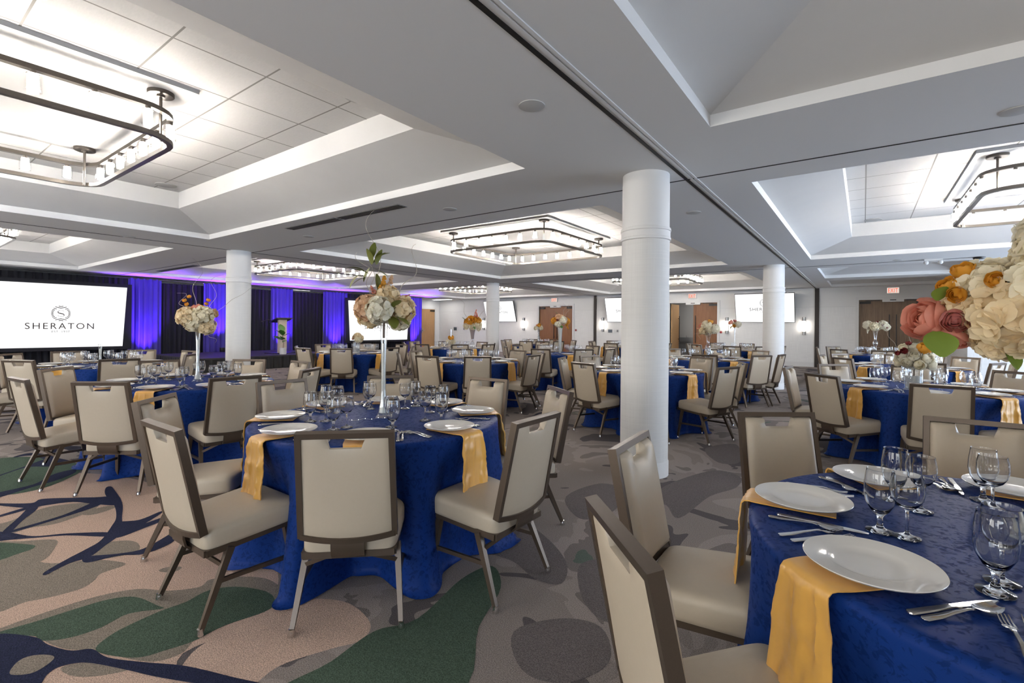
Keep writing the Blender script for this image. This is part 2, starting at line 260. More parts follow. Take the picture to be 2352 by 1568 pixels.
def link(name, me, parent=None, loc=None, rz=None):
    o = bpy.data.objects.new(name, me); C.objects.link(o)
    if parent: o.parent = parent
    if loc: o.location = loc
    if rz is not None: o.rotation_euler = (0, 0, rz)
    return o
def tag(o, label=None, cat=None, group=None, kind=None):
    if label: o['label'] = label
    if cat: o['category'] = cat
    if group: o['group'] = group
    if kind: o['kind'] = kind
    return o
def thing(name, label, cat, loc=(0,0,0), rz=0, group=None):
    return tag(link(name, None, None, loc, rz), label, cat, group)
def struct(mb, name, mats, label=None, cat=None, parent=None, **kw):
    o = mb.obj(name, mats, parent, **kw); o['kind'] = 'structure'
    return tag(o, label, cat)
def copy_thing(root, name, loc, rz, label, group):
    r = root.copy(); C.objects.link(r); r.location = loc; r.rotation_euler = (0, 0, rz); r['label'] = label
    if group: r['group'] = group
    for ch in KIDS[root]:
        c = ch.copy(); C.objects.link(c); c.parent = r
        for g in KIDS.get(ch, ()):
            d = g.copy(); C.objects.link(d); d.parent = c
    return r
KIDS = {}
def text_mesh(s, w, h, mat_, name, spacing=1.0):                # letters in the XZ plane facing -Y, centred
    cu = bpy.data.curves.new(name, 'FONT'); cu.body = s; cu.size = 1; cu.space_character = spacing; cu.resolution_u = 4; cu.extrude = .0
    o = bpy.data.objects.new(name, cu); C.objects.link(o); bpy.context.view_layer.update()
    me = bpy.data.meshes.new_from_object(o.evaluated_get(bpy.context.evaluated_depsgraph_get()))
    bpy.data.objects.remove(o)
    xs = [v.co.x for v in me.vertices]; ys = [v.co.y for v in me.vertices]
    x0, x1, y0, y1 = min(xs), max(xs), min(ys), max(ys)
    mb = MB(); mb.add([((v.co.x-(x0+x1)/2)/(x1-x0)*w, 0, (v.co.y-(y0+y1)/2)/(y1-y0)*h) for v in me.vertices], [list(p.vertices) for p in me.polygons])
    bpy.data.meshes.remove(me); return mb

# ------------------------------------------------------------------ the setting
HC, XL, XR, YF, YB = 2.79, -19.9, 6.2, -4.5, 20.1
COF = [(-17.2,-10.65,-2.9,3.62,1), (-8.99,-2.48,-2.9,3.58,1), (-.89,5.6,-2.9,3.58,1), (-17.2,-10.65,5.17,11.63,1), (-8.94,-2.48,5.17,11.65,1), (-.895,5.6,5.17,11.68,1),
       (-17.2,-10.65,13.35,19.3,1), (-8.95,-2.48,13.35,19.5,1), (-.9,1.89,13.43,16.27,0), (-.9,1.89,17.12,19.7,0)]
mb = MB()
xs = sorted({XL-.5, XR+.3, *[c[0] for c in COF], *[c[1] for c in COF]}); ys = sorted({YF-.3, YB+.3, *[c[2] for c in COF], *[c[3] for c in COF]})
for i in range(len(xs)-1):
    for j in range(len(ys)-1):
        cx, cy = (xs[i]+xs[i+1])/2, (ys[j]+ys[j+1])/2
        if any(a < cx < b and c < cy < d for a, b, c, d, _ in COF): continue
        mb.add([(xs[i],ys[j],HC),(xs[i],ys[j+1],HC),(xs[i+1],ys[j+1],HC),(xs[i+1],ys[j],HC)], [(0,1,2,3)])
def ring(mb, a, za, b, zb):
    A = [(a[0],a[2],za),(a[1],a[2],za),(a[1],a[3],za),(a[0],a[3],za)]; B = [(b[0],b[2],zb),(b[1],b[2],zb),(b[1],b[3],zb),(b[0],b[3],zb)]
    mb.add(A+B, [(k, (k+1) % 4, 4+(k+1) % 4, 4+k) for k in range(4)])
for a, b, c, d, full in COF:
    r0 = (a,b,c,d); mb.cur = 1
    mb.cur = 3; ring(mb, r0, HC, r0, HC+.085); mb.cur = 1
    ins = .7 if full else .55
    r1 = (a+ins, b-ins, c+ins, d-ins)
    ring(mb, r0, HC+.085, r1, HC+.29 if full else HC+.22)
    if full:
        ring(mb, r1, HC+.29, r1, HC+.53); zt = HC+.53; mb.cur = 2
    else: zt = HC+.22
    mb.add([(r1[0],r1[2],zt),(r1[1],r1[2],zt),(r1[1],r1[3],zt),(r1[0],r1[3],zt)], [(3,2,1,0)])
    if full:
        mb.cur = 1; mx, my = (a+b)/2-.08, (c+d)/2+.07; mb.box(mx-1.3, mx+1.3, my-1.3, my+1.3, zt-.035, zt-.001)
struct(mb, 'ceiling', [M['ceil'], M['coffer'], M['tile'], M['lip']], 'pale grey plaster ceiling with square stepped coffers', 'ceiling', smooth=False)
for i, (p, q, w, mt) in enumerate([((-1.386,YF),(-1.386,YB),.03,'black'), ((-9.92,YF),(-9.92,YB),.016,'black'), ((XL,4.73),(XR,4.73),.016,'black'), ((XL,12.95),(1.9,12.95),.016,'black')]):
    mb = MB(); z = HC-.002*(1+(i % 2)); n = Vector((q[1]-p[1], p[0]-q[0], 0)).normalized()
    mb.bar((*p, z), (*q, z), w, .004)
    if i == 0:
        mb.cur = 1
        for o in (.05, .085): mb.bar((p[0]+o, p[1], HC-.003), (q[0]+o, q[1], HC-.003), .022, .01)
    struct(mb, 'trim_%d' % (i+1), [M['black'], M['trim']], 'dark partition track slot in the ceiling', 'ceiling track', smooth=False)

# floor with its woven pattern
def smooth_poly(pts, k=5):
    n = len(pts); out = []
    for i in range(n):
        p0, p1, p2, p3 = [Vector(pts[(i+j) % n]) for j in (-1, 0, 1, 2)]
        for s in range(k):
            t = s/k; out.append(.5*((2*p1)+(p2-p0)*t+(2*p0-5*p1+4*p2-p3)*t*t+(3*p1-p0-3*p2+p3)*t**3))
    return out
mb = MB(); mb.add([(XL-.4,YF-.3,0),(XR+.3,YF-.3,0),(XR+.3,YB+3,0),(XL-.4,YB+3,0)], [(0,1,2,3)])
order = [('beige',1,.0006),('pink',1,.0009),('grey',2,.0012),('green',3,.0018),('dark',5,.0012),('navy',4,.0024),('grey2',2,.0030)]
for key, mi, z in order:
    for j, poly in enumerate(CARPET[key]):
        mb.cur = mi; pp = smooth_poly(poly); mb.add([(p.x, p.y, z+j*.00002) for p in pp], [list(range(len(pp)))])
fl_mats = [carpet('carpet', [(0,(.12,.105,.106)),(.42,(.28,.24,.22)),(.54,(.34,.29,.265)),(.61,(.21,.18,.168)),(.68,(.12,.15,.125)),(.71,(.29,.245,.225))], (.030,.030,.045)),
           flat_carpet('carpet_pink_beige', (.57,.41,.325)), flat_carpet('carpet_taupe', (.26,.22,.18)), flat_carpet('carpet_green', (.075,.11,.08)),
           flat_carpet('carpet_navy', (.022,.026,.058)), flat_carpet('carpet_dark', (.165,.143,.14))]
struct(mb, 'floor', fl_mats, 'patterned carpet of taupe blobs, green patches and navy branching veins', 'floor', smooth=False)

def wall_y(mb, x0, x1, y, t, openings, zt=HC, split=2.12):
    cuts = sorted(openings); x = x0
    def panel(a, b, z0, z1):
        for lo, hi, m in ((z0, min(z1, split), 0), (max(z0, split), z1, 1)):
            if hi-lo > .001: mb.cur = m; mb.box(a, b, min(y, y+t), max(y, y+t), lo, hi)
    for a, b, z0, z1 in cuts:
        if a > x: panel(x, a, 0, zt)
        if z0 > 0: panel(a, b, 0, z0)
        panel(a, b, z1, zt); x = b
    if x < x1: panel(x, x1, 0, zt)
DA, DB, DR = (-13.0,-11.12,0,2.34), (-6.52,-4.66,0,2.36), (-.14,1.67,0,2.34)
mb = MB(); wall_y(mb, XL-.15, 2.3, YB, .15, [DA, DB, DR]); struct(mb, 'wall_back', [M['wall'], M['wallp']], 'white woven fabric wall with double doors', 'wall', smooth=False)
mb = MB()
for a, b in ((XL,-13.12),(-11.0,-6.62),(-4.56,-.24),(1.77,2.1)):
    mb.box(a, b, YB-.018, YB, 2.11, 2.135)
struct(mb, 'trim_5', M['trim'], 'thin ledge line along the back wall', 'trim', smooth=False)
mb = MB()
for a, b in ((XL,-13.12),(-11.0,-6.62),(-4.56,-.24),(1.77,2.1)): mb.box(a, b, YB-.016, YB, 0, .17)
struct(mb, 'baseboard_back', M['trim'], 'tall white baseboard of the back wall', 'baseboard', smooth=False)
mb = MB(); mb.box(XL-.15, XL, YF-.15, YB, 0, 2.12); mb.cur = 1; mb.box(XL-.15, XL, YF-.15, YB, 2.12, HC)
struct(mb, 'wall_left', [M['wall'], M['wallp']], 'white wall behind the stage drapes', 'wall', smooth=False)
mb = MB(); mb.box(XL, XL+.016, YF, 18.5, 0, .17); mb.box(XL, XL+.016, 19.8, YB, 0, .17); struct(mb, 'baseboard_left', M['trim'], 'white baseboard of the left wall', 'baseboard', smooth=False)
# recess at right: wall that stands forward of the back wall
mb = MB(); wall_y(mb, 2.1, XR, 16.5, .15, []); mb.cur = 0; mb.box(2.1, 2.25, 16.65, YB, 0, HC); struct(mb, 'wall_recess', [M['wall'], M['wallp']], 'white wall standing forward at the right', 'wall', smooth=False)
mb = MB(); mb.box(2.1, XR, 16.484, 16.5, 0, .17); mb.box(2.084, 2.1, 16.484, YB, 0, .17); struct(mb, 'baseboard_recess', M['trim'], 'white baseboard of the forward wall', 'baseboard', smooth=False)
# window walls out of the picture, to the right and behind the camera
WR = [(5.4,8.4),(9.2,12.4),(13.0,16.0)]; WF = [(-17,-13.5),(-11,-7.5),(-5.5,-2),(0,3.5)]
def wall_windows(name, axis, c, t, lo, hi, wins, z0, z1, idx):
    mb = MB(); x = lo
    def bx(a, b, p, q):
        if axis == 'x': mb.box(min(c, c+t), max(c, c+t), a, b, p, q)
        else: mb.box(a, b, min(c, c+t), max(c, c+t), p, q)
    for a, b in wins: bx(x, a, 0, HC); bx(a, b, 0, z0); bx(a, b, z1, HC); x = b
    bx(x, hi, 0, HC); struct(mb, name, M['wallp'], 'white wall with tall windows', 'wall', smooth=False)
    for a, b in wins:
        mb = MB(); m2 = MB(); w = .05
        def fb(B, p, q, r, s, e=.0):
            if axis == 'x': B.box(c+t*.3-.02, c+t*.3+.02, p, q, r, s)
            else: B.box(p, q, c+t*.3-.02, c+t*.3+.02, r, s)
        for k in range(4): xx = a+(b-a-w)*k/3; fb(mb, xx, xx+w, z0, z1)
        for zz in (z0, z1-w): fb(mb, a, b, zz, zz+w)
        o = struct(mb, 'window_%d' % idx, M['trim'], smooth=False); idx += 1
        if axis == 'x': m2.box(c+t*.3-.003, c+t*.3+.003, a+w, b-w, z0+w, z1-w)
        else: m2.box(a+w, b-w, c+t*.3-.003, c+t*.3+.003, z0+w, z1-w)
        m2.obj('glass_pane', M['pane'], o, smooth=False)
        pl = bpy.data.lights.new('window_daylight', 'AREA'); pl.shape = 'RECTANGLE'; pl.size = b-a; pl.size_y = z1-z0
        po = bpy.data.objects.new('window_daylight', pl); C.objects.link(po)
        if axis == 'x': po.location = (c+t+.05, (a+b)/2, (z0+z1)/2); po.rotation_euler = (PI/2, 0, PI/2)
        else: po.location = ((a+b)/2, c+t-.05, (z0+z1)/2); po.rotation_euler = (PI/2, 0, PI)
        pl.energy = 1; pl.cycles.is_portal = True
    return idx
idx = wall_windows('wall_right', 'x', XR, .2, YF-.15, 16.65, WR, .1, 2.6, 1)
wall_windows('wall_front', 'y', YF, -.2, XL-.15, XR+.2, WF, .5, 2.5, idx)

# jambs where the partition tracks meet the back wall
for i, (x, w) in enumerate(((-9.94,.12),(-1.34,.13))):
    mb = MB(); mb.box(x-w/2, x+w/2, YB-.05, YB, 0, HC-.01); struct(mb, 'trim_%d' % (i+6), M['dkbr'], 'dark upright jamb against the back wall', 'jamb', smooth=False)

# columns
def column(x, y, idx):
    r = .216; mb = MB(); n = 48
    mb.cur = 1; mb.lathe([(r+.008,0),(r+.008,.125),(r+.002,.14)], n); mb.cur = 0; mb.lathe([(r+.002,.14),(r+.002,2.17)], n)
    mb.cur = 1; mb.lathe([(r+.002,2.17),(r+.014,2.175),(r+.014,2.195),(r+.008,2.2),(r+.008,2.255),(r+.016,2.26),(r+.012,2.285),(r,2.29),(r,2.70)], n); mb.cur = 1; mb.lathe([(r-.002,2.70),(r-.002,HC)], n)
    o = struct(mb, 'column', [M['colw'], M['colp']], idx, 'column', angle=50); o.location = (x, y, 0)
column(-1.672, 4.42, 'large round white column nearest the camera, beside the front tables')
column(-10.0, 4.52, 'round white column in front of the stage, second from the left edge')
column(-1.66, 12.35, 'round white column in front of the right wall television')
column(-10.07, 12.7, 'round white column in front of the far left wall television')

# doors of the back wall
def frame_y(mb, a, b, zt, y, w=.09, d=.05):
    mb.box(a-w, a, y-d, y+.1, 0, zt+w); mb.box(b, b+w, y-d, y+.1, 0, zt+w); mb.box(a, b, y-d, y+.1, zt, zt+w)
def leaf(parent, a, b, zt, y, mt, hx):
    m = MB(); m.box(a-.004, b+.004, y, y+.045, 0, zt+.01); m.cur = 0
    for p, q, r, s in ((a+.13, a+.136, .02, zt-.18), (b-.136, b-.13, .02, zt-.18), (a+.13, b-.13, zt-.186, zt-.18)): m.box(p, q, y-.002, y, r, s)
    o = m.obj('door_leaf', M[mt], parent, smooth=False)
    h = MB(); h.box(hx-.013, hx+.013, y-.07, y-.045, .75, 1.85)
    for z in (.85, 1.75): h.box(hx-.01, hx+.01, y-.05, y, z-.01, z+.01)
    h.obj('pull_handle', M['dmetal'], o, smooth=False); return o
def door(n, dim, mt, label, y=YB+.05, opened=False):
    a, b, _, zt = dim; mb = MB(); frame_y(mb, a, b, zt, YB); o = struct(mb, 'door_%d' % n, M['trim'], label, 'door', smooth=False)
    mid = (a+b)/2
    if not opened: leaf(o, a, mid, zt, y, mt, mid-.09)
    leaf(o, mid, b, zt, y, mt, mid+.09)
    s = MB(); s.box(mid-.28, mid+.28, YB-.06, YB+.05, zt-.075, zt); s.cur = 1; s.box(mid-.08, mid+.08, YB-.066, YB-.058, zt-.03, zt-.002); s.obj('motion_sensor', [M['trim'], M['bezel']], o, smooth=False)
    for x0, x1 in ([] if opened else [(a+.02, a+.32)]) + [(b-.32, b-.02)]:
        k = MB(); k.box(x0, x1, y-.055, y, zt-.13, zt-.05); k.bar((x0+.15, y-.03, zt-.03), (x0+(.55 if x0 < mid else -.25), y-.03, zt-.02), .03, .02); k.obj('door_closer', M['dmetal'], o, smooth=False)
    return o
door(1, DA, 'door', 'closed brown wooden double door under the far left exit sign')
dB = door(2, DB, 'door', 'brown double door with one leaf standing open to the corridor', opened=True)
door(3, DR, 'doorr', 'closed walnut double door of the right hand room')
a = DB[0]; m = MB(); m.box(a+.02, a+.065, YB+.06, YB+.98, .01, 2.33); o = m.obj('door_leaf', M['doorl'], dB, smooth=False); o['label'] = 'open leaf seen edge on'
h = MB(); h.box(a+.11, a+.135, YB+.84, YB+.866, .75, 1.85); h.box(a+.06, a+.12, YB+.845, YB+.86, 1.73, 1.75); h.box(a+.06, a+.12, YB+.845, YB+.86, .85, .87); h.obj('pull_handle', M['dmetal'], o, smooth=False)
# oak door in the left wall
mb = MB(); X = XL
mb.box(X, X+.06, 18.56, 18.65, 0, 2.36); mb.box(X, X+.06, 19.7, 19.79, 0, 2.36); mb.box(X, X+.06, 18.65, 19.7, 2.27, 2.36); o = struct(mb, 'door_4', M['trim'], 'oak door with white frame in the corner beside the drapes', 'door', smooth=False)
mb = MB(); mb.box(X+.002, X+.03, 18.65, 19.7, .01, 2.27); lf = mb.obj('door_leaf', M['doorl'], o, smooth=False)
mb = MB(); mb.box(X+.03, X+.04, 18.73, 18.79, .95, 1.2); mb.box(X+.04, X+.09, 18.75, 18.77, 1.06, 1.08); mb.box(X+.08, X+.095, 18.75, 18.88, 1.06, 1.08); mb.obj('lever_handle', M['smetal'], lf, smooth=False)
mb = MB(); mb.box(X+.03, X+.09, 19.35, 19.66, 2.14, 2.22); mb.obj('door_closer', M['dmetal'], o, smooth=False)
# corridor behind the open door
mb = MB(); mb.box(-9, 0, 22.6, 22.7, 0, HC); mb.box(-9.1, -9, YB+.15, 22.6, 0, HC); mb.box(0, .1, YB+.15, 22.6, 0, HC); mb.box(-9, 0, YB+.15, 22.6, HC, HC+.1)
struct(mb, 'wall_corridor', M['grey'], 'grey corridor wall beyond the open door', 'wall', smooth=False)
# ------------------------------------------------------------------ things on ceiling and walls
def chandelier(x, y, label, detail=True, sides=None):
    t = thing('chandelier', label, 'chandelier', (x, y, 2.88), 0, 'square bronze chandeliers')
    H = 1.22; r = .28
    def loop(h, r):
        pts = []
        for cx, cy, a0 in ((h-r, h-r, 0), (-h+r, h-r, 90), (-h+r, -h+r, 180), (h-r, -h+r, 270)):
            pts += [(cx+r*cos(rad(a0+k*15)), cy+r*sin(rad(a0+k*15)), 0) for k in range(7)]
        return pts
    key = 'rail' 
    if key not in CH: CH[key] = MB().sweep([Vector(p) for p in loop(H, r)], .045, .036, closed=True).mesh('rail', M['chbr'], angle=30)
    for z in (.014, .235): link('rail', CH[key], t, (0, 0, z))
    if 'rod' not in CH:
        CH['rod'] = MB().tube([(0,0,0),(0,0,.40)], .012, 10).mesh('rod', M['chbr'])
        CH['canopy'] = MB().lathe([(.09,0),(.095,.005),(.095,.03),(.0,.03)], 24).lathe([(1e-6,-.012),(.03,-.012),(.03,0)], 16).mesh('canopy', M['chbr'])
        CH['lamp'] = MB().lathe([(.047,-.006),(.0475,.112),(.045,.112),(.0445,-.002)], 20).mesh('lamp_shade', M['shade'])
        CH['bulb'] = MB().lathe([(1e-6,.008),(.031,.010),(.031,.100),(1e-6,.102)], 8).mesh('bulb', M['bulb'])
        CH['socket_shading_cap'] = MB().lathe([(1e-6,.11),(.036,.11),(.036,.116),(.018,.118),(.018,.145),(1e-6,.145)], 16).mesh('socket_shading_cap', M['chbr'])  # real socket plus a widened cap disc, added to shade the ceiling above
    q = H-.11
    for sx in (-1, 1):
        for sy in (-1, 1):
            link('rod', CH['rod'], t, (sx*q, sy*q, 0)); link('canopy', CH['canopy'], t, (sx*q, sy*q, .375))
    for side in range(4):
        for k in range(7):
            u = -.99+.33*k; p = [(u, -H), (H, u), (-u, H), (-H, -u)][side]
            lp = link('lamp', CH['lamp'], t, (p[0], p[1], .075)); link('bulb', CH['bulb'], lp); link('socket_shading_cap', CH['socket_shading_cap'], lp)
CH = {}
CHS = [(-5.85,.40,'square bronze chandelier cut off at the upper left, nearest the camera'), (-5.79,8.48,'square bronze chandelier hanging in the middle coffer left of the large column'),
 (-13.98,8.47,'square bronze chandelier in front of the stage, right of the left column'), (-13.62,.55,'square bronze chandelier just entering the left edge of the photo'),
 (-13.98,16.4,'small distant chandelier seen behind the thin far column'), (-5.79,16.5,'distant chandelier partly hidden by the large column'), (2.28,8.5,'square bronze chandelier cut off at the right edge of the photo')]
for x, y, l in CHS: chandelier(x, y, l)

def disc(name, label, cat, x, y, z, r, mt, h=.012, group=None):
    o = MB().lathe([(1e-6,-h),(r*.85,-h),(r,-h*.6),(r,0)], 32).obj(name, M[mt]); o.location = (x, y, z); return tag(o, label, cat, group)
disc('ceiling_speaker', 'round ceiling speaker under the lower left corner of the nearest coffer', 'speaker', -8.0, 2.62, 3.319, .13, 'spk')
disc('ceiling_speaker', 'round ceiling speaker half hidden at the near right corner of the first coffer', 'speaker', -3.5, 2.55, 3.319, .13, 'spk')
disc('ceiling_speaker', 'round ceiling speaker in the right hand coffer', 'speaker', .12, 10.75, 3.319, .13, 'spk')
for x, y, l in ((-1.74,2.58,'round cover disc on the grey ceiling near the black track'), (-4.1,4.31,'round cover disc beyond the air slot, above the middle chandelier'), (-7.3,4.37,'round cover disc left of the air slot'),
                (-1.71,6.14,'round cover disc right of the large column top'), (.79,4.44,'round cover disc at the right edge of the ceiling'), (-9.87,2.72,'round cover disc above the left column'), (.55,12.68,'small disc right of the right hand coffer, left of the emergency light')):
    disc('ceiling_cover', l, 'ceiling disc', x, y, HC, .085, 'spk', .008)
o = disc('dome_camera', 'small dark dome fixture on the ceiling above the right wall', 'camera', 1.8, 12.95, HC+.008, .09, 'dmetal', .05)
t = thing('emergency_light', 'white twin headed emergency light on the ceiling of the right room', 'emergency light', (1.12,12.88,HC))
MB().box(-.14,.14,-.06,.06,-.04,.01).obj('base', M['trim'], t, smooth=False)
for s in (-1, 1): MB().ball((s*.11,-.03,-.07), .042, 12, 8).obj('lamp_head', M['trim'], t)
def vent(x, y, w, label):
    t = thing('air_vent', label, 'air vent', (x, y, HC), 0, 'linear ceiling air vents')
    for s in (-1, 1):
        m = MB(); m.box(s*w/4-w/4+.02, s*w/4+w/4-.02, -.075, .075, -.006, 0); m.obj('frame', M['grid'], t, smooth=False)
        for k in range(3):
            m = MB(); m.box(s*w/4-w/4+.03, s*w/4+w/4-.03, -.052+k*.045, -.03+k*.045, -.009, -.005); m.obj('slot', M['black'], t, smooth=False)
vent(-5.7, 3.86, 2.55, 'long linear air vent beyond the first coffer, above the tall bouquet')
vent(-14.5, 5.0, 2.5, 'long linear air vent in purple light above the left column')
mb = MB(); mb.box(1.95, 2.09, 17.3, 19.4, HC-.006, HC); t = mb.obj('air_vent', M['grid'], smooth=False); tag(t, 'slotted air vent at the ceiling corner above the walnut door', 'air vent', 'linear ceiling air vents')
t = thing('recessed_light', 'flat bright recessed light in the far left ceiling corner', 'ceiling light', (-18.9,19.3,HC)); MB().box(-.65,.65,-.2,.2,-.012,0).obj('trim_frame', M['trim'], t, smooth=False); MB().box(-.6,.6,-.16,.16,-.016,-.011).obj('diffuser', M['panell'], t, smooth=False)
for y in (8.0, 10.9): 
    t = thing('recessed_light', 'flat recessed light glowing behind the stage drapes, %s' % ('left one' if y < 9 else 'right one'), 'ceiling light', (-18.9,y,HC)); MB().box(-.2,.2,-.65,.65,-.012,0).obj('trim_frame', M['trim'], t, smooth=False); MB().box(-.16,.16,-.6,.6,-.016,-.011).obj('diffuser', M['panell'], t, smooth=False)
t = thing('recessed_light', 'added unseen panel lighting the corridor beyond the open door', 'ceiling light', (-5.6,21.4,HC-.02)); MB().box(-.6,.6,-.3,.3,-.02,0).obj('diffuser', M['panell'], t, smooth=False)  # panel out of view, added to light the corridor

def logo(parent, cx, cz, wid, y=-.004):
    m = text_mesh('SHERATON', wid, wid*.118, M['ink'], 'w', 1.25); m.v = [(v[0]+cx, y, v[2]+cz) for v in m.v]; m.obj('wordmark', M['ink'], parent, smooth=False)
    m = text_mesh('EST. 1937', wid*.26, wid*.036, M['ink'], 'e', 1.2); m.v = [(v[0]+cx, y, v[2]+cz-.108*wid) for v in m.v]; m.obj('date_line', M['ink'], parent, smooth=False)
    m = MB(); Rr = wid*.138; zc = cz+wid*.245
    for i in range(13):
        z = Rr*(-1+2*i/12)
        ro = math.sqrt(max(0, (1.03*Rr)**2-z*z)); ri = math.sqrt(max(0, (.80*Rr)**2-z*z))
        if ro < .12*Rr: ro = .25*Rr
        for s in (-1, 1):
            sl = .3*(1 if z > 0 else -1)*(1 if abs(z) > .05*Rr else 0); w = .05*Rr
            a, b = (cx+s*ri, zc+z-(ro-ri)*sl*.5), (cx+s*ro, zc+z+(ro-ri)*sl*.5)
            m.add([(a[0],y,a[1]-w),(b[0],y,b[1]-w),(b[0],y,b[1]+w),(a[0],y,a[1]+w)], [(0,1,2,3)])
    S = [(.40,.33),(.28,.47),(.02,.52),(-.24,.47),(-.38,.30),(-.34,.12),(-.15,.03),(.10,-.03),(.33,-.12),(.41,-.30),(.28,-.47),(.02,-.53),(-.26,-.48),(-.42,-.32)]
    W = [.025,.03,.03,.035,.07,.10,.11,.115,.10,.075,.04,.03,.03,.03]
    P = [Vector((p[0]*.9, p[1]*.85)) for p in S]; Lf, Rt = [], []
    for i, p in enumerate(P):
        tt = (P[min(i+1, 13)]-P[max(i-1, 0)]).normalized(); nn = Vector((-tt.y, tt.x))*W[i]*.62; Lf.append(p+nn); Rt.append(p-nn)
    for i in range(13): m.add([(cx+q.x*Rr*.95, y, zc+q.y*Rr*.95) for q in (Lf[i], Lf[i+1], Rt[i+1], Rt[i])], [(0,1,2,3)])
    m.obj('emblem', M['ink'], parent, smooth=False)

def television(x0, x1, label):
    w, h = x1-x0, 1.11; t = thing('television', label, 'television', ((x0+x1)/2, YB-.06, 1.575)); t.rotation_euler = (rad(17), 0, 0)
    MB().box(-w/2, w/2, 0, .05, 0, h).obj('housing', M['bezel'], t, smooth=False)
    s = MB().add([(-w/2+.014,-.002,.014),(w/2-.014,-.002,.014),(w/2-.014,-.002,h-.014),(-w/2+.014,-.002,h-.014)], [(0,1,2,3)]).obj('display', M['tvw'], t, smooth=False)
    logo(s, 0, h*.46, .98)
    m = MB(); m.bar((0,.05,h*.62), (0,.188,h*.45), .3, .06); m.obj('wall_bracket', M['bezel'], t, smooth=False)
television(-16.28,-14.34,'slim wall television half hidden by the thin far column')
television(-9.32,-7.36,'wall television whose left part shows left of the large column')
television(-3.97,-2.0,'wall television behind the right column, nearest the dark jamb')

def screen(y0, y1, ly, label):
    t = thing('projection_screen', label, 'screen', (-17.72, (y0+y1)/2, 0), PI/2)     # local x runs along world y, facing +x
    t.rotation_euler = (0, 0, PI/2); w = (y1-y0)/2
    m = MB(); m.box(-w-.12, w+.12, .02, .06, .58, 2.50); m.obj('frame', M['dblack'], t, smooth=False)
    s = MB().add([(-w+.1,0,.68),(w-.1,0,.67),(w,0,2.40),(-w,0,2.39)], [(0,1,2,3)]).obj('display', M['screen'], t, smooth=False)
    logo(s, ly-(y0+y1)/2, 1.255, 1.4)
    for k in (-1, 1):
        m = MB(); m.box(k*w*.8-.03, k*w*.8+.03, .06, .1, 0, 2.4); m.box(k*w*.8-.04, k*w*.8+.04, -.2, .4, 0, .04); m.obj('stand_leg', M['dmetal'], t, smooth=False)
screen(1.72, 4.84, 3.38, 'large white projection screen at the left edge of the photo')
screen(12.46, 15.85, 14.0, 'large white projection screen behind the tall front bouquet')

def drape(y0, y1, x, z0, z1, amp, pitch, mt, label, grp):
    n = max(24, int((y1-y0)/pitch*10)); m = MB(); vs = []; rr = random.Random(int(y0*100)); ph = [rr.uniform(0, 6.28) for _ in range(3)]
    zs = [z0, z0+(z1-z0)*.3, z0+(z1-z0)*.7, z1]
    for j, z in enumerate(zs):
        for i in range(n+1):
            u = (y1-y0)*i/n; f = amp*(sin(2*PI*u/pitch+ph[0]+.6*sin(u*2.1+ph[1]))+.35*sin(2*PI*u/pitch*2.3+ph[2]+.2*j))*(1-.25*j/3)
            vs.append((f, u-(y1-y0)/2, z))
    m.add(vs, [(j*(n+1)+i, j*(n+1)+i+1, (j+1)*(n+1)+i+1, (j+1)*(n+1)+i) for j in range(3) for i in range(n)])
    o = m.obj('drape', M[mt]); o.location = (x, (y0+y1)/2, 0); tag(o, label, 'drape', grp)
    return o
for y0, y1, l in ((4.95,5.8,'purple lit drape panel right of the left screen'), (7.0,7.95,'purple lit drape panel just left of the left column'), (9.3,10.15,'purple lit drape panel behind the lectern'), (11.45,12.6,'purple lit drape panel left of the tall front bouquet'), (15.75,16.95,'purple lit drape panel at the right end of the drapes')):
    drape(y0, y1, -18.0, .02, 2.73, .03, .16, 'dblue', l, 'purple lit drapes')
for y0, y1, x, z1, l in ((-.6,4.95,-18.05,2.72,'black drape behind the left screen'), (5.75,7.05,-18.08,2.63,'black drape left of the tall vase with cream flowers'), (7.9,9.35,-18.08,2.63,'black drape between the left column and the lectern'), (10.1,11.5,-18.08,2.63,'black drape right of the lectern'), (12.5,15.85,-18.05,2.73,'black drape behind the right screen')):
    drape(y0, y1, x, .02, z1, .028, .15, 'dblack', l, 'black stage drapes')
mb = MB(); mb.box(-18.02, -17.99, -.6, 16.95, 2.70, 2.73); tag(mb.obj('drape_rail', M['dmetal'], smooth=False), 'long dark pipe carrying the stage drapes', 'pipe')
for y, l in ((5.35,'right of the left screen'), (7.45,'left of the left column'), (9.72,'behind the lectern'), (12.0,'left of the right screen'), (16.35,'right of the right screen')):
    zb = .4 if 5.6 < y < 9.6 else 0
    t = thing('uplight', 'small black uplight washing the drape purple, ' + l, 'uplight', (-17.62, y, zb), 0, 'purple uplights')
    MB().lathe([(.075,0),(.08,.01),(.08,.14),(.068,.14),(.068,.12),(1e-6,.12)], 20).obj('can', M['dmetal'], t); MB().lathe([(1e-6,.122),(.066,.122),(.066,.126),(1e-6,.126)], 20).obj('lens', M['uplens'], t)
    ld = bpy.data.lights.new('uplight_beam', 'SPOT'); ld.energy = 1100; ld.color = (.22, .06, 1); ld.spot_size = rad(66); ld.spot_blend = .9; ld.shadow_soft_size = .05
    lo = bpy.data.objects.new('uplight_beam', ld); C.objects.link(lo); lo.location = (-17.66, y, zb+.15); lo.rotation_euler = (0, rad(180-8), 0)

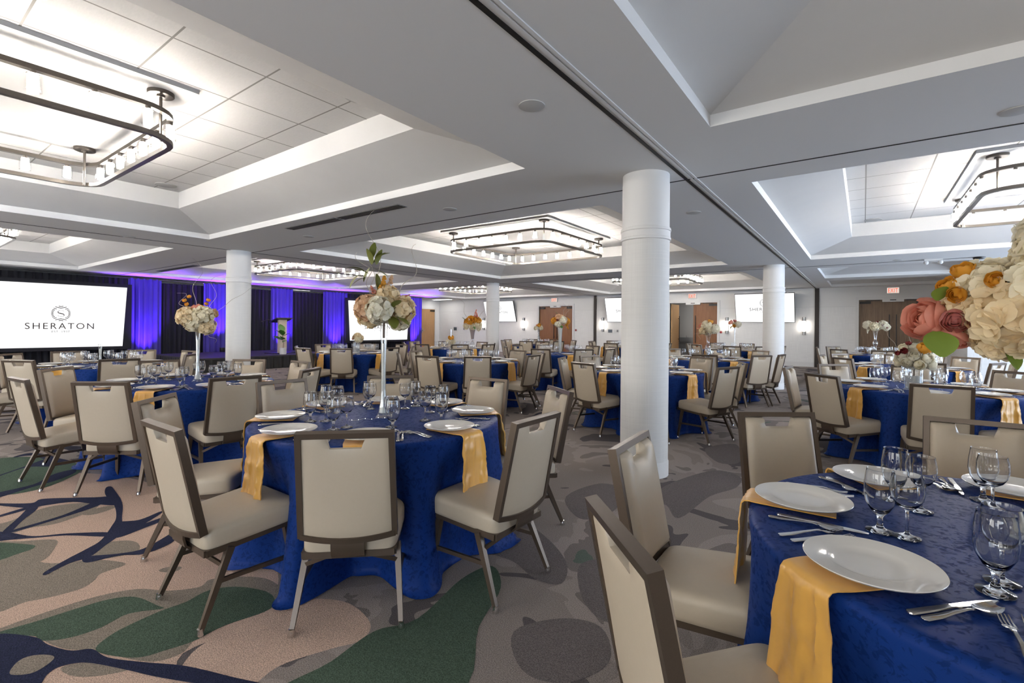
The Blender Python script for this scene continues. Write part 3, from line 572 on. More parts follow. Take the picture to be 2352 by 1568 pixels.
# stage, lectern, plant
t = thing('stage', 'low black stage platform with gathered skirt in front of the drapes', 'stage', (-16.1,7.55,0))
m = MB(); m.box(-1.55, 1.55, -2.05, 2.05, .36, .40); m.obj('deck', M['stage'], t, smooth=False)
m = MB(); vs = []; n = 420
path = [(-1.5,-2.03),(1.53,-2.03),(1.53,2.03),(-1.5,2.03)]; seg = [(path[k], path[k+1]) for k in range(3)]
for (p, q) in seg:
    P, Q = Vector(p), Vector(q); ln = (Q-P).length; d = (Q-P)/ln; nn = Vector((d.y, -d.x)); k = int(ln/.02); o = len(m.v); vs = []
    for i in range(k+1):
        u = ln*i/k; f = .018*sin(u*52+1.5*sin(u*7))+.012*sin(u*23)
        for z, g in ((.36,.25),(.2,.7),(0.0,1.15)): vs.append((*(P+d*u+nn*(f*g-.01)), z))
    m.add(vs, [(i*3+j, (i+1)*3+j, (i+1)*3+j+1, i*3+j+1) for i in range(k) for j in range(2)])
m.obj('skirt', M['skirt'], t)
t = thing('lectern', 'pale wood lectern with dark slanted top on the stage', 'lectern', (-15.45,8.36,.40), rad(-2))
MB().box(-.05,.05,-.13,.13,.02,1.10).obj('post', M['lect'], t, smooth=False); MB().box(-.32,.22,-.42,.42,0,.02).obj('base', M['dmetal'], t, smooth=False)
m = MB(); m.bar((.17,0,1.155),(-.33,0,1.02),.52,.03); m.obj('reading_top', M['dmetal'], t, smooth=False)
m = MB(); m.tube([(-.25,-.2,1.06),(-.27,-.35,1.10),(-.3,-.5,1.04)], .012, 8); m.ball((-.3,-.52,1.035), .022); m.obj('microphone', M['dmetal'], t)
t = thing('potted_plant', 'broad leaved green plant in a white square pot before the lectern', 'plant', (-14.95,8.12,.40))
m = MB(); m.lathe([(.10,0),(.105,.2),(.095,.2),(.093,.17),(1e-6,.17)], 28); m.obj('pot', M['pot'], t)
m = MB(); m.tube([(0,0,.17),(.005,.01,.35),(-.01,-.02,.55),(.0,-.03,.70)], .008, 8); m.obj('stem', M['twigd'], t)
def leaf_mesh(L_, W_, curl=.15, n=6):
    m = MB(); vs = []
    for i in range(n+1):
        u = i/n; w = W_*sin(PI*min(1, u*.93+.04))**.75*.5; z = curl*L_*(u*u-.2*u)*-1
        vs += [(-w, L_*u, z+.18*w), (0, L_*u, z), (w, L_*u, z+.18*w)]
    m.add(vs, [f for i in range(n) for f in ((i*3,i*3+1,i*3+4,i*3+3),(i*3+1,i*3+2,i*3+5,i*3+4))]); return m
def place(m, loc, yaw, pitch, roll=0):
    m2 = MB(); m2.xf = Matrix.Translation(loc) @ Matrix.Rotation(yaw, 4, 'Z') @ Matrix.Rotation(pitch, 4, 'X') @ Matrix.Rotation(roll, 4, 'Y'); m2.add(m.v, m.f); return m2
for z, yaw, pitch, l, w in ((.70,100,70,.28,.22),(.62,190,35,.30,.22),(.56,-50,30,.28,.2),(.45,160,30,.28,.2),(.38,20,20,.24,.15),(.60,-130,50,.25,.2),(.48,-120,25,.24,.18)):
    place(leaf_mesh(l, w), (0,-.02,z), rad(yaw), rad(pitch), rad(R_.uniform(-30,30))).obj('leaf', M['leaf'], t)

def exit_sign(x, label):
    t = thing('exit_sign', label, 'exit sign', (x, YB, 2.53))
    MB().box(-.17,.17,-.05,0,0,.21).obj('case', M['trim'], t, smooth=False)
    p = MB().add([(-.155,-.052,.015),(.155,-.052,.015),(.155,-.052,.195),(-.155,-.052,.195)], [(0,1,2,3)]).obj('panel', M['exitw'], t, smooth=False)
    m = text_mesh('EXIT', .25, .135, M['exitr'], 'x', 1.1); m.v = [(v[0], -.054, v[2]+.105) for v in m.v]; m.obj('lettering', M['exitr'], p, smooth=False)
exit_sign(-12.12, 'red exit sign above the far closed brown double door'); exit_sign(-5.62, 'red exit sign above the half open brown door'); exit_sign(.76, 'red exit sign above the walnut double door')
def sconce(x, label):
    t = thing('wall_sconce', label, 'sconce', (x, YB, 1.13), 0, 'wall sconces')
    MB().box(-.05,.05,-.03,0,0,.65).obj('backplate', M['smetal'], t, smooth=False)
    MB().lathe([(1e-6,.02),(.05,.02),(.05,.13),(1e-6,.13)], 20, 0,-.09).obj('lower_cap', M['smetal'], t); MB().lathe([(1e-6,.50),(.05,.50),(.05,.63),(1e-6,.63)], 20, 0,-.09).obj('upper_cap', M['smetal'], t)
    MB().lathe([(.045,.13),(.045,.50)], 20, 0,-.09).obj('glass_tube', M['scglow'], t)
for x, l in ((-16.5,'glowing wall sconce left of the thin far column'), (-13.9,'glowing wall sconce left of the closed brown double door'), (-9.55,'glowing wall sconce just right of the thin dark jamb'), (-4.3,'glowing wall sconce right of the open brown door'), (-1.73,'glowing wall sconce between the right television and the thick dark jamb')): sconce(x, l)
def wallbox(name, label, cat, x, z, w, h, face, y=YB, d=.03):
    t = thing(name, label, cat, (x, y, z)); MB().box(-w/2,w/2,-d,.012,-h/2,h/2).obj('housing', M['trim'], t, smooth=False); MB().box(-w*.38,w*.38,-d-.003,-d,-h*.36,h*.36).obj('face', M[face], t, smooth=False); return t
wallbox('control_panel', 'small wall control screen in the far left corner', 'control panel', -18.6, 1.17, .30, .24, 'lcd'); wallbox('light_switch', 'white wall switch right of the far left control screen', 'switch', -17.95, 1.17, .10, .14, 'grid')
wallbox('control_panel', 'wall control screen left of the large column', 'control panel', -9.19, 1.17, .26, .19, 'lcd'); wallbox('light_switch', 'white wall switch beside the large column', 'switch', -8.84, 1.18, .09, .13, 'grid')
wallbox('control_panel', 'wall control screen under the large right bouquet', 'control panel', 2.42, 1.17, .36, .26, 'lcd', 16.5)
for x, l in ((-10.93,'red fire alarm button right of the closed brown door'), (-4.52,'red fire alarm button right of the open brown door'), (1.88,'red fire alarm button right of the walnut door')):
    t = thing('fire_alarm_button', l, 'alarm', (x, YB, 1.19)); MB().box(-.06,.06,-.02,.012,-.06,.06).obj('plate', M['trim'], t, smooth=False)
    m = MB(); m.xf = Matrix.Rotation(PI/2, 4, 'X'); m.lathe([(.045,.018),(.045,.035),(1e-6,.04)], 20); m.obj('button', M['red'], t)
t = thing('drinking_fountain', 'grey wall drinking fountain in the corridor beyond the open door', 'drinking fountain', (-6.35,22.58,0))
m = MB(); m.box(-.55,.25,-.45,0,.75,.92); m.box(-.5,.2,-.4,0,.35,.75); m.obj('basin', M['fount'], t, smooth=False)
m = MB(); m.tube([(-.15,-.3,.92),(-.15,-.3,.98),(-.15,-.22,1.0)], .015, 8); m.obj('bubbler', M['chrome'], t)
m = MB(); m.box(.35,.75,-.12,0,.8,1.45); m.box(.3,.85,-.42,0,.6,.74); m.obj('bottle_filler', M['fount'], t, smooth=False)
# ------------------------------------------------------------------ banquet chair (origin: floor under the seat, +y towards the table)
def chair_parts():
    P = {}
    n = 44; out = []
    for k in range(n):                                   # rounded trapezoid outline
        a = 2*PI*k/n; c, s = cos(a), sin(a); e = .22
        x = math.copysign(abs(c)**e, c); y = math.copysign(abs(s)**e, s)
        out.append((x*(.218+.012*y), .012+y*.222))
    m = MB(); vs = []; lay = [(0,.012),(.006,.002),(.02,0),(.070,0),(.086,.003),(.096,.012),(.102,.034),(.106,.09)]
    for z, ins in lay:
        for x, y in out: k = 1-ins/.22; vs.append((x*k, .012+(y-.012)*k, .352+.075*y+z))
    c = len(vs); vs.append((0,.012,.353+.110)); vs.append((0,.012,.353))
    fs = [(i*n+k, i*n+(k+1) % n, (i+1)*n+(k+1) % n, (i+1)*n+k) for i in range(len(lay)-1) for k in range(n)]
    fs += [((len(lay)-1)*n+k, (len(lay)-1)*n+(k+1) % n, c) for k in range(n)] + [(k, c+1, (k+1) % n) for k in range(n)]
    m.add(vs, fs); P['seat'] = m.mesh('seat', M['vinyl'], angle=60)
    f = M['frame']; zz = lambda y: .348+.075*y
    m = MB(); a, b = (-.195,-.20), (.205,.225)
    for s in (-1, 1): m.bar((s*.197,-.2,zz(-.2)), (s*.207,.225,zz(.225)), .022, .03)
    m.bar((-.2,-.2,zz(-.2)), (.2,-.2,zz(-.2)), .022, .03); m.bar((-.21,.225,zz(.225)), (.21,.225,zz(.225)), .022, .03); m.box(-.19,.19,-.19,.215,.348,.352)
    P['seat_frame'] = m.mesh('seat_frame', f, smooth=False)
    for s, nm in ((-1,'l'), (1,'r')):
        P['front'+nm] = MB().bar((s*.207,.165,.345), (s*.235,.205,.02), .030, .030, (0,1,0), .020, .020).mesh('leg', f, smooth=False)
        P['rear'+nm] = MB().bar((s*.204,-.10,.335), (s*.235,-.235,.02), .030, .032, (0,1,0), .020, .020).mesh('leg', f, smooth=False)
        P['st'+nm] = MB().bar((s*.219,.185,.19), (s*.217,-.158,.20), .014, .020).mesh('stretcher', f, smooth=False)
        P['br'+nm] = MB().bar((s*.21,-.135,.262), (s*.10,-.195,.322), .012, .018).mesh('brace', f, smooth=False)
        P['gf'+nm] = MB().lathe([(.017,0),(.018,.006),(.013,.02),(.012,.032)], 14, s*.2357,.206).mesh('foot_glide', M['chrome'])
        P['gr'+nm] = MB().lathe([(.017,0),(.018,.006),(.013,.02),(.012,.032)], 14, s*.2357,-.238).mesh('foot_glide', M['chrome'])
    B = Vector((0,-.212,.425)); T = Vector((0,-.315,.908)); up = (T-B).normalized(); nrm = Vector((0, up.z, -up.y)); hgt = (T-B).length
    hw = lambda t: .216-.010*t
    bul = lambda x, t: -.030*(1-(x/.216)**2)*(1-t)**1.3
    def pt(x, t, off=0): return B + up*(hgt*t) + Vector((x,0,0)) + nrm*(off+bul(x, t))
    m = MB(); w = .025; d = .034
    for s in (-1, 1): m.sweep([pt(s*(hw(t)-w/2), t) for t in (0,.25,.5,.75,1)], w, d, nrm)
    m.sweep([pt(x, 1-w/2/hgt) for x in (-hw(1)+w*.5, 0, hw(1)-w*.5)], w, d, nrm)
    m.sweep([pt(hw(0)*x, .018-.028*(1-x*x)) for x in [-.94+1.88*k/12 for k in range(13)]], w, d, nrm)
    P['back_frame'] = m.mesh('back_frame', f, smooth=False)
    xs = [-.192,-.18,-.16,-.125,-.085,-.068,-.03,.03,.068,.085,.125,.16,.18,.192]; ts = [0.02,.045,.09,.18,.32,.48,.62,.74,.82,.848,.87,.91,.948]
    hole = lambda i, j: 5 <= i <= 7 and j >= 9      # cell removed for the hand hold
    nx, ny = len(xs), len(ts); F, K = [], []
    for j, t in enumerate(ts):
        for i, x0 in enumerate(xs):
            x = x0*(hw(t)-.022)/.192
            if j >= 9 and i in (5, 8): x += math.copysign(.018*(ts[j]-ts[9])/(ts[-1]-ts[9]), x)
            tt = t
            if j == 0: tt = t-.028*(1-(x0/.192)**2)+.01
            e = min(.192-abs(x0), (t-.02)*hgt, (.948-t)*hgt)
            if abs(x0) < .1: e = min(e, max(0, math.hypot(max(0, abs(x0)-.07), max(0, .848-t)*hgt)))
            q = min(1, e/.035); q = q*(2-q)
            F.append(pt(x, tt, .008+.034*q)); K.append(pt(x, tt, -.008-.006*q))
    m = MB(); m.add(F+K, []); o = nx*ny; edges = {}
    for j in range(ny-1):
        for i in range(nx-1):
            if hole(i, j): continue
            a, b, c, d2 = j*nx+i, j*nx+i+1, (j+1)*nx+i+1, (j+1)*nx+i
            m.f.append([d2,c,b,a]); m.f.append([a+o,b+o,c+o,d2+o]); m.mi += [0,0]
            for e in ((a,b),(b,c),(c,d2),(d2,a)):
                k = tuple(sorted(e)); edges[k] = None if k in edges else e
    for e in edges.values():
        if e: m.f.append([e[0],e[1],e[1]+o,e[0]+o]); m.mi.append(0)
    P['backrest'] = m.mesh('backrest', M['vinyl'], weld=True, angle=55)
    m = MB(); path = [(-.235,.455),(-.246,.42),(-.246,.385),(-.236,.345),(-.215,.325),(-.18,.32),(-.12,.324)]
    vs = []
    for k, (y, z) in enumerate(path):
        for x in (-.072,.072): vs += [(x, y-.003, z-.002), (x, y+.005, z+.004)]
    fs = []
    for k in range(len(path)-1):
        q = 4*k; fs += [(q,q+4,q+6,q+2),(q+1,q+3,q+7,q+5),(q,q+1,q+5,q+4),(q+2,q+6,q+7,q+3)]
    fs += [(0,2,3,1),(4*len(path)-4,4*len(path)-3,4*len(path)-1,4*len(path)-2)]
    P['bracket'] = m.add(vs, fs).mesh('back_bracket', f, angle=50)
    return P
CP = chair_parts()
def make_chair(near):
    t = thing('banquet_chair', 'x', 'chair'); KIDS[t] = []
    def pa(nm, k, glide=None):
        o = link(nm, CP[k], t); KIDS[t].append(o)
        if glide and near: KIDS[o] = [link('foot_glide', CP[glide], o)]
    pa('seat','seat'); pa('backrest','backrest'); pa('back_frame','back_frame'); pa('back_bracket','bracket'); pa('seat_frame','seat_frame')
    for s in 'lr': pa('leg','front'+s,'gf'+s); pa('leg','rear'+s,'gr'+s); pa('stretcher','st'+s)
    if near:
        for s in 'lr': pa('brace','br'+s)
    return t
proto = {}
def chair(near, loc, rz, label, group):
    if near not in proto: proto[near] = make_chair(near); o = proto[near]; o.location = loc; o.rotation_euler = (0,0,rz); o['label'] = label; o['group'] = group; return o
    return copy_thing(proto[near], 'banquet_chair', loc, rz, label, group)

# ------------------------------------------------------------------ tableware
TZ = .762
SM = {}
pm = MB().lathe([(1e-6,.006),(.062,.006),(.075,.008),(.092,.013),(.097,.016),(.142,.019),(.146,.0205),(.147,.019),(.143,.015),(.095,.008),(.075,.002),(.07,0),(1e-6,0)], 64)
SM['plate'] = pm.mesh('plate', M['plate'], angle=70)
def glass_mesh(h, base, stem, hb, prof, n):
    p = [(1e-6,0),(base,0),(base,.002),(base*.55,.007),(stem*1.5,.012),(stem,.02),(stem,hb-.008),(stem*1.5,hb-.002)]
    p += [(r, hb+z) for r, z in prof]
    R, zt = prof[-1][0], hb+prof[-1][1]
    if n > 20: return MB().lathe(p+[(R+.0004, zt+.0006), (R-.0004, zt+.0010)]+[(max(1e-6, r-.0012), hb+z) for r, z in reversed(prof[1:])]+[(1e-6, hb+.005)], n)
    return MB().lathe(p+[(R+.0006, zt+.0006), (R, zt+.0012), (R-.0009, zt+.0006), (R-.0006, zt-.003)], n, cap=False)
GOB = [(.012,.0),(.024,.012),(.036,.035),(.0415,.062),(.0405,.09),(.036,.125),(.0345,.135)]
WIN = [(.012,.0),(.026,.01),(.038,.030),(.0425,.052),(.0415,.075),(.037,.10)]
for nm, n in (('near', 40), ('far', 14)):
    SM['goblet'+nm] = glass_mesh(.19, .036, .0075, .05, GOB, n).mesh('water_goblet', M['rglass' if nm == 'near' else 'glass'], angle=70)
    SM['wine'+nm] = glass_mesh(.18, .034, .0045, .083, WIN, n).mesh('wine_glass', M['rglass' if nm == 'near' else 'glass'], angle=70)
def ribbon(m, pts, th=.0022):                        # pts (y, halfwidth, z, xoff)
    vs = []
    for p in pts:
        y, w, z = p[:3]; x = p[3] if len(p) > 3 else 0
        vs += [(x-w,y,z),(x+w,y,z),(x+w*.8,y,z+th),(x-w*.8,y,z+th)]
    fs = [(0,3,2,1),(4*len(pts)-4,4*len(pts)-3,4*len(pts)-2,4*len(pts)-1)]
    for k in range(len(pts)-1):
        q = 4*k
        for j in range(4): fs.append((q+j, q+(j+1) % 4, q+4+(j+1) % 4, q+4+j))
    return m.add(vs, fs)
HD = [(-.10,.004,.001),(-.095,.009,.001),(-.06,.0085,.002),(-.02,.005,.006),(.02,.0035,.009)]
m = ribbon(MB(), HD+[(.035,.006,.008),(.045,.0115,.005),(.055,.012,.003)])
for k in range(4): ribbon(m, [(.054,.0022,.003,-.0095+.0063*k),(.075,.0016,.002,-.0095+.0063*k),(.10,.001,.006,-.0092+.0061*k)], .0018)
SM['fork'] = m.mesh('fork', M['steel'], angle=50)
m = ribbon(MB(), HD+[(.035,.004,.007)]); g = []
for i in range(9):
    u = i/8; w = .021*math.sqrt(max(0, 1-((u-.55)/.56)**2)) if u > 0 else .004
    for j in range(5): v = -1+.5*j; g.append((w*v, .033+.067*u, .002+.005*(v*v)*.8+.006*(2*u-1)**2))
m.add(g, [(i*5+j, i*5+j+1, (i+1)*5+j+1, (i+1)*5+j) for i in range(8) for j in range(4)]); SM['spoon'] = m.mesh('spoon', M['steel'], angle=80)
SM['knife'] = ribbon(MB(), [(-.12,.004,.001),(-.115,.0095,.001),(-.06,.009,.002),(-.01,.0065,.003),(.0,.007,.003),(.005,.0095,.002),(.06,.010,.001),(.10,.008,.001),(.122,.002,.001)], .003).mesh('knife', M['steel'], angle=50)
def napkin_mesh(seed):
    rr = random.Random(seed); ns, nw = 44, 25; F, K = [], []; drop = rr.uniform(.28,.32); ph = rr.uniform(0,6); skew = rr.uniform(-.02,.02); w0 = rr.uniform(.084,.094)
    for i in range(ns):
        s = -.26+(.26+.03+drop)*i/(ns-1)                # path length from the rim
        if s < 0: x, z, nx, nz = s, .0045, 0, 1
        elif s < .03: a = s/.03*PI/2; x, z, nx, nz = .019*sin(a), .0045-.019*(1-cos(a)), sin(a), cos(a)
        else: x, z, nx, nz = .019, .0045-.019-(s-.03), 1, 0
        h = max(0, s)/.3
        for j in range(nw):
            v = -1+2*j/(nw-1); w = w0*(1+.22*h-.12*math.exp(-((s-.03)/.05)**2))
            f = (.016*h*sin(v*3.1+ph+h)+.006*min(1,h*3)*sin(v*6.5+ph*2+s*9))*(1 if s > 0 else .0)+.004*h*abs(v)
            cr = .004*(abs((v*2+.3) % 1-.5) < .12)*(h > .05)+.004*(abs(h-.47) < .06)
            wr = noise.fractal(Vector((s*16+seed*7, v*1.6+seed, 0)), 1., 2., 3)*.012*(s > -.06)*min(1, .35+max(0, s)*8); y = v*w+skew*h; o = max(0, f+wr)+cr*.6
            F.append((x+nx*(o+.004)+.012*h*h, y, z+nz*(o+.004))); K.append((x+nx*o*.8+.012*h*h, y*.985, z+nz*o*.4))
    m = MB(); o = ns*nw; m.add(F+K, []); 
    for i in range(ns-1):
        for j in range(nw-1): a = i*nw+j; m.f += [[a,a+nw,a+nw+1,a+1],[a+o,a+1+o,a+nw+1+o,a+nw+o]]; m.mi += [0,0]
    B = [i*nw for i in range(ns)]+[(ns-1)*nw+j for j in range(1, nw)]+[i*nw+nw-1 for i in range(ns-2, -1, -1)]+[j for j in range(nw-2, 0, -1)]
    for k in range(len(B)): p, q = B[k], B[(k+1) % len(B)]; m.f.append([q,p,p+o,q+o]); m.mi.append(0)
    return m.mesh('napkin', M['gold'], angle=45)
NAP = [napkin_mesh(s) for s in range(5)]
def cloth_mesh(angs, seed, n):
    rr = random.Random(seed); ph = [rr.uniform(0, 6.28) for _ in range(6)]
    top = [0, .25, .5, .68, .745, .765]; vs = []; rows = []
    prof = [(r, TZ-.002-(.001 if r < .7 else .003*(r-.7)/.065)) for r in top]
    for r, z in prof:
        rows.append([(r*cos(2*PI*k/n), r*sin(2*PI*k/n), z) for k in range(n)])
    zs = [.748,.73,.70,.66,.60,.53,.46,.39,.32,.25,.18,.11,.05,.015,.006]
    for j, z in enumerate(zs):
        h = (.752-z)/.752; row = []
        for k in range(n):
            a = 2*PI*k/n; b = 0
            for q, cr in angs:
                d = (math.degrees(a)-q+180) % 360-180; b = max(b, math.exp(-(d/15)**4))
            rin = .68
            for q, cr in angs:
                if abs((math.degrees(a)-q+180) % 360-180) < 22.5: rin = min(.70, cr-.565)
            w = a+.05*sin(3*a+ph[0])
            fo = .5*sin(11*w+ph[1])+.35*sin(19*w+ph[2]+.6*h)+.25*sin(31*w+ph[3]+h)+.15*sin(47*w+ph[4])
            fo = fo if fo < 0 else fo*1.2
            r = .777+.055*h*(1-b)+.045*h*h*h*(1-b)-(.777-rin)*b*min(1, max(0, (h-.05)/.33))+.028*min(1, h*1.6)*fo*(1-.5*b)
            if j >= len(zs)-2: r += (.01 if j == len(zs)-2 else .03)*(.5+.5*(1-b)+.4*fo*.5)
            row.append((r*cos(a), r*sin(a), z+(.012*max(0, fo) if j == len(zs)-1 else 0)))
        rows.append(row)
    m = MB(); R = len(rows); m.add([p for row in rows for p in row], [(i*n+k, (i+1)*n+k, (i+1)*n+(k+1) % n, i*n+(k+1) % n) for i in range(R-1) for k in range(n)])
    return m.mesh('tablecloth', M['cloth'], weld=True, angle=180)
# ------------------------------------------------------------------ tables: centre, phase, measured chairs (angle, distance of the back), seats left empty
TB = {
'T1': ((-2.575,2.06), 0, [[-46,1.12],[-90,1.23],[-136,1.36],[179,1.27],[137,1.23],[94,1.25],[54,1.29],[0,1.24]], (), 'second-right table of the front row'),
'T2': ((.453,1.945), 0, [[89,1.45],[129,1.35],[-178,1.23],[-135,1.28]], (0,-45,-90,45), 'rightmost table of the front row'),
'T3': ((-5.64,2.08), 0, [[-46,1.29],[-5,1.26],[-87,1.28],[-135,1.24],[174,1.36],[128,1.21],[91,1.22],[36,1.26]], (), 'second-left table of the front row'),
'T4': ((-8.78,2.12), 0, [[-55,1.14],[-144,1.36],[-175,1.36],[144,1.36],[-5,1.21],[103,1.26],[50,1.12]], (), 'leftmost table of the front row'),
'T5': ((-5.45,6.33), 0, [[-83,1.26],[-162,1.12],[-45,1.12],[4,1.21],[43,1.23],[82,1.14],[142,1.12],[-132,1.27]], (), 'second-left table of the second row'),
'T6': ((-8.87,6.42), 0, [[179,1.22],[-82,1.32],[-125,1.17],[-49,1.21],[1,1.16],[130,1.22],[88,1.28]], (), 'leftmost table of the second row'),
'T7': ((-2.48,6.58), -22, [[-110,1.18],[-164,1.2],[161,1.12],[-24,1.31],[21,1.27],[70,1.31]], (), 'second-right table of the second row'),
'T8': ((.5,6.6), 0, [[-134,1.21],[179,1.24],[132,1.24],[90,1.31],[-89,1.24],[51,1.36]], (), 'rightmost table of the second row'),
'T12': ((-8.8,9.4), 0, [[-82,1.29],[-174,1.33],[144,1.13],[-38,1.23],[85,1.12],[-6,1.34],[36,1.12]], (), 'leftmost table of the third row'),
'T11': ((-5.5,9.4), 0, [[-80,1.22],[-35,1.17],[140,1.12],[77,1.12],[-173,1.12]], (), 'second-left table of the third row'),
'T10': ((-2.42,9.8), 0, [[-80,1.32],[-36,1.29],[-9,1.28],[57,1.36],[91,1.12],[145,1.12]], (), 'second-right table of the third row'),
'T15': ((.55,10.0), 0, [[-136,1.12],[173,1.17],[142,1.15],[-82,1.23],[50,1.34],[-32,1.13],[-4,1.23]], (), 'rightmost table of the third row'),
'T13': ((-8.62,13.15), 0, [[-177,1.12],[-127,1.12],[-73,1.12],[131,1.12],[-18,1.12],[52,1.33]], (), 'leftmost table of the back row'),
'T16': ((-5.75,13.8), 0, [[-138,1.14],[178,1.21],[133,1.36],[-87,1.31]], (), 'second-left table of the back row'),
'T14': ((-2.9,14.25), 0, [[-80,1.36],[120,1.36],[-132,1.12],[85,1.36]], (), 'second-right table of the back row'),
'T9': ((.3,14.15), 0, [[-123,1.36],[134,1.36],[-176,1.24],[-88,1.13],[-29,1.12],[20,1.22]], (), 'rightmost table of the back row')}
NAMES = ['near', 'near right', 'right', 'far right', 'far', 'far left', 'left', 'near left']
def seat_name(c, ang):
    a = rad(ang); d = Vector((cos(a), sin(a))); v = Vector(c).normalized(); rt = Vector((v.y, -v.x))
    th = math.degrees(math.atan2(d.dot(rt), -d.dot(v))) % 360
    return th
for key, (c, ph, meas, empty, nm) in TB.items():
    near = key in ('T1','T2','T3','T5','T7','T8'); cut = key not in ('T13','T16','T14','T9'); rr = random.Random(hash_ := sum(map(ord, key))*7)
    seats = [ph+45*k for k in range(8)]; th0 = sorted((seat_name(c, s), s) for s in seats)
    best = min(range(8), key=lambda o: sum(abs(((t-45*((i+o) % 8)+180) % 360)-180) for i, (t, s) in enumerate(th0)))
    sname = {s: NAMES[(i+best) % 8] for i, (t, s) in enumerate(th0)}
    cang = {}
    for s in seats:
        cand = [(abs((m_[0]-s+180) % 360-180), m_) for m_ in meas]; dd, mm = min(cand)
        if dd <= 23 and all(mm is not v for v in cang.values()): cang[s] = mm
    for s in seats:
        if s not in cang: cang[s] = [s+rr.uniform(-3, 3), 1.22+rr.uniform(-.03,.05)]
    cl = link('tablecloth', cloth_mesh([cang[s] for s in seats if not (key == 'T2' and s in empty)], hash_, 256 if key in ('T1','T2') else 144), None, (*c, 0))
    tag(cl, 'navy damask cloth draped to the floor over the ' + nm, 'tablecloth', 'navy round tablecloths')
    for s in seats:
        sn = sname[s]; ca, cr = cang[s]
        if not (key == 'T2' and s in empty):
            a = rad(ca); p = Vector((c[0]+cos(a)*(cr-.315), c[1]+sin(a)*(cr-.315), 0)); jit = rr.uniform(-4, 4) if key not in ('T1',) else 0
            chair(near, p, a+PI/2+rad(jit), 'beige chair at the %s seat of the %s' % (sn, nm), 'chairs at the ' + nm)
        a = rad(ca*.6+s*.4 if abs(ca-s) < 30 else s); er = Vector((cos(a), sin(a), 0)); et = Vector((-sin(a), cos(a), 0))      # et points to the sitter's left
        sit_r = et                                                                            # facing inwards, the sitter's right is +et
        def at(r, lat): return Vector((*c, 0)) + er*r + sit_r*lat
        pl = link('dinner_plate', SM['plate'], None, at(.622+rr.uniform(-.008,.008), 0)+Vector((0,0,TZ+.0085))); tag(pl, 'white plate at the %s seat of the %s' % (sn, nm), 'plate', 'plates on the ' + nm)
        na = link('napkin', NAP[rr.randrange(5)], None, at(.782, rr.uniform(-.015,.015))+Vector((0,0,TZ-.004)), a+rad(rr.uniform(-4,4))); tag(na, 'gold napkin hanging under the %s plate of the %s' % (sn, nm), 'napkin', 'napkins on the ' + nm)
        lod = 'near' if key in ('T1','T2','T3') else 'far'
        g = link('water_goblet', SM['goblet'+lod], None, at(.425+rr.uniform(-.02,.02), .115+rr.uniform(-.012,.012))+Vector((0,0,TZ))); tag(g, 'water goblet at the %s seat of the %s' % (sn, nm), 'goblet', 'goblets on the ' + nm)
        g = link('wine_glass', SM['wine'+lod], None, at(.330+rr.uniform(-.02,.02), .105+rr.uniform(-.02,.02))+Vector((0,0,TZ))); tag(g, 'long-stemmed wine glass at the %s seat of the %s' % (sn, nm), 'wine glass', 'wine glasses on the ' + nm)
        if cut:
            for what, rad_, lat, nm2 in (('fork',.580,-.187,'inner fork'), ('fork',.590,-.218,'outer fork'), ('knife',.570,.162,'knife'), ('spoon',.590,.190,'spoon')):
                o = link(what, SM[what], None, at(rad_+rr.uniform(-.012,.012), lat+rr.uniform(-.006,.006))+Vector((0,0,TZ)), a+PI/2+rad(rr.uniform(-4,4)))
                tag(o, '%s by the %s plate of the %s' % (nm2, sn, nm), what, what+'s on the ' + nm)
# ------------------------------------------------------------------ centrepieces
def floret_ball(R, n, seed, pet=.30, fine=False):                 # hydrangea head
    rr = random.Random(seed); m = MB(); m.ball((0,0,0), R*.76, 14, 9)
    for i in range(n):
        z = 1-2*(i+.5)/n; a = i*2.39996+rr.uniform(-.2,.2); q = math.sqrt(1-z*z); d = Vector((q*cos(a), q*sin(a), z))
        d = (d+Vector((rr.uniform(-.28,.28), rr.uniform(-.28,.28), rr.uniform(-.28,.28)))).normalized()
        u = d.orthogonal().normalized(); v = d.cross(u); tw = rr.uniform(0, 6.28); rad0 = R*rr.uniform(.80,1.0); ps = R*pet*rr.uniform(.85,1.15)
        for k in range(4):
            b = tw+PI/2*k+rr.uniform(-.15,.15); e = u*cos(b)+v*sin(b); f = d.cross(e); o = d*rad0
            if fine:                                     # broad round ruffled petal
                vs = []; cup = rr.uniform(.15,.5); tl = rr.uniform(-.1,.35); q1 = rr.uniform(0,6)
                for i in range(6):
                    s = i/5; w = .62*math.sqrt(max(0, 1-((s-.58)/.6)**2))
                    for j in range(5):
                        t = -1+.5*j; vs.append(o+e*ps*1.1*s*(1-.10*t*t*s)+f*ps*1.15*w*t+d*ps*(tl*s+cup*s*s*.5+.16*t*t*w+.06*s*sin(4*t+q1)))
                m.add(vs, [(i*5+j, i*5+j+1, (i+1)*5+j+1, (i+1)*5+j) for i in range(5) for j in range(4)]); continue
            P = [o, o+e*ps*.45+f*ps*.42+d*ps*.22, o+e*ps*.95+f*ps*.30+d*ps*.34, o+e*ps*1.05+d*ps*.20, o+e*ps*.95-f*ps*.30+d*ps*.34, o+e*ps*.45-f*ps*.42+d*ps*.22, o+e*ps*.55+d*ps*.02]
            m.add(P, [(0,6,1),(1,6,2),(2,6,3),(3,6,4),(4,6,5),(5,6,0)])
    return m
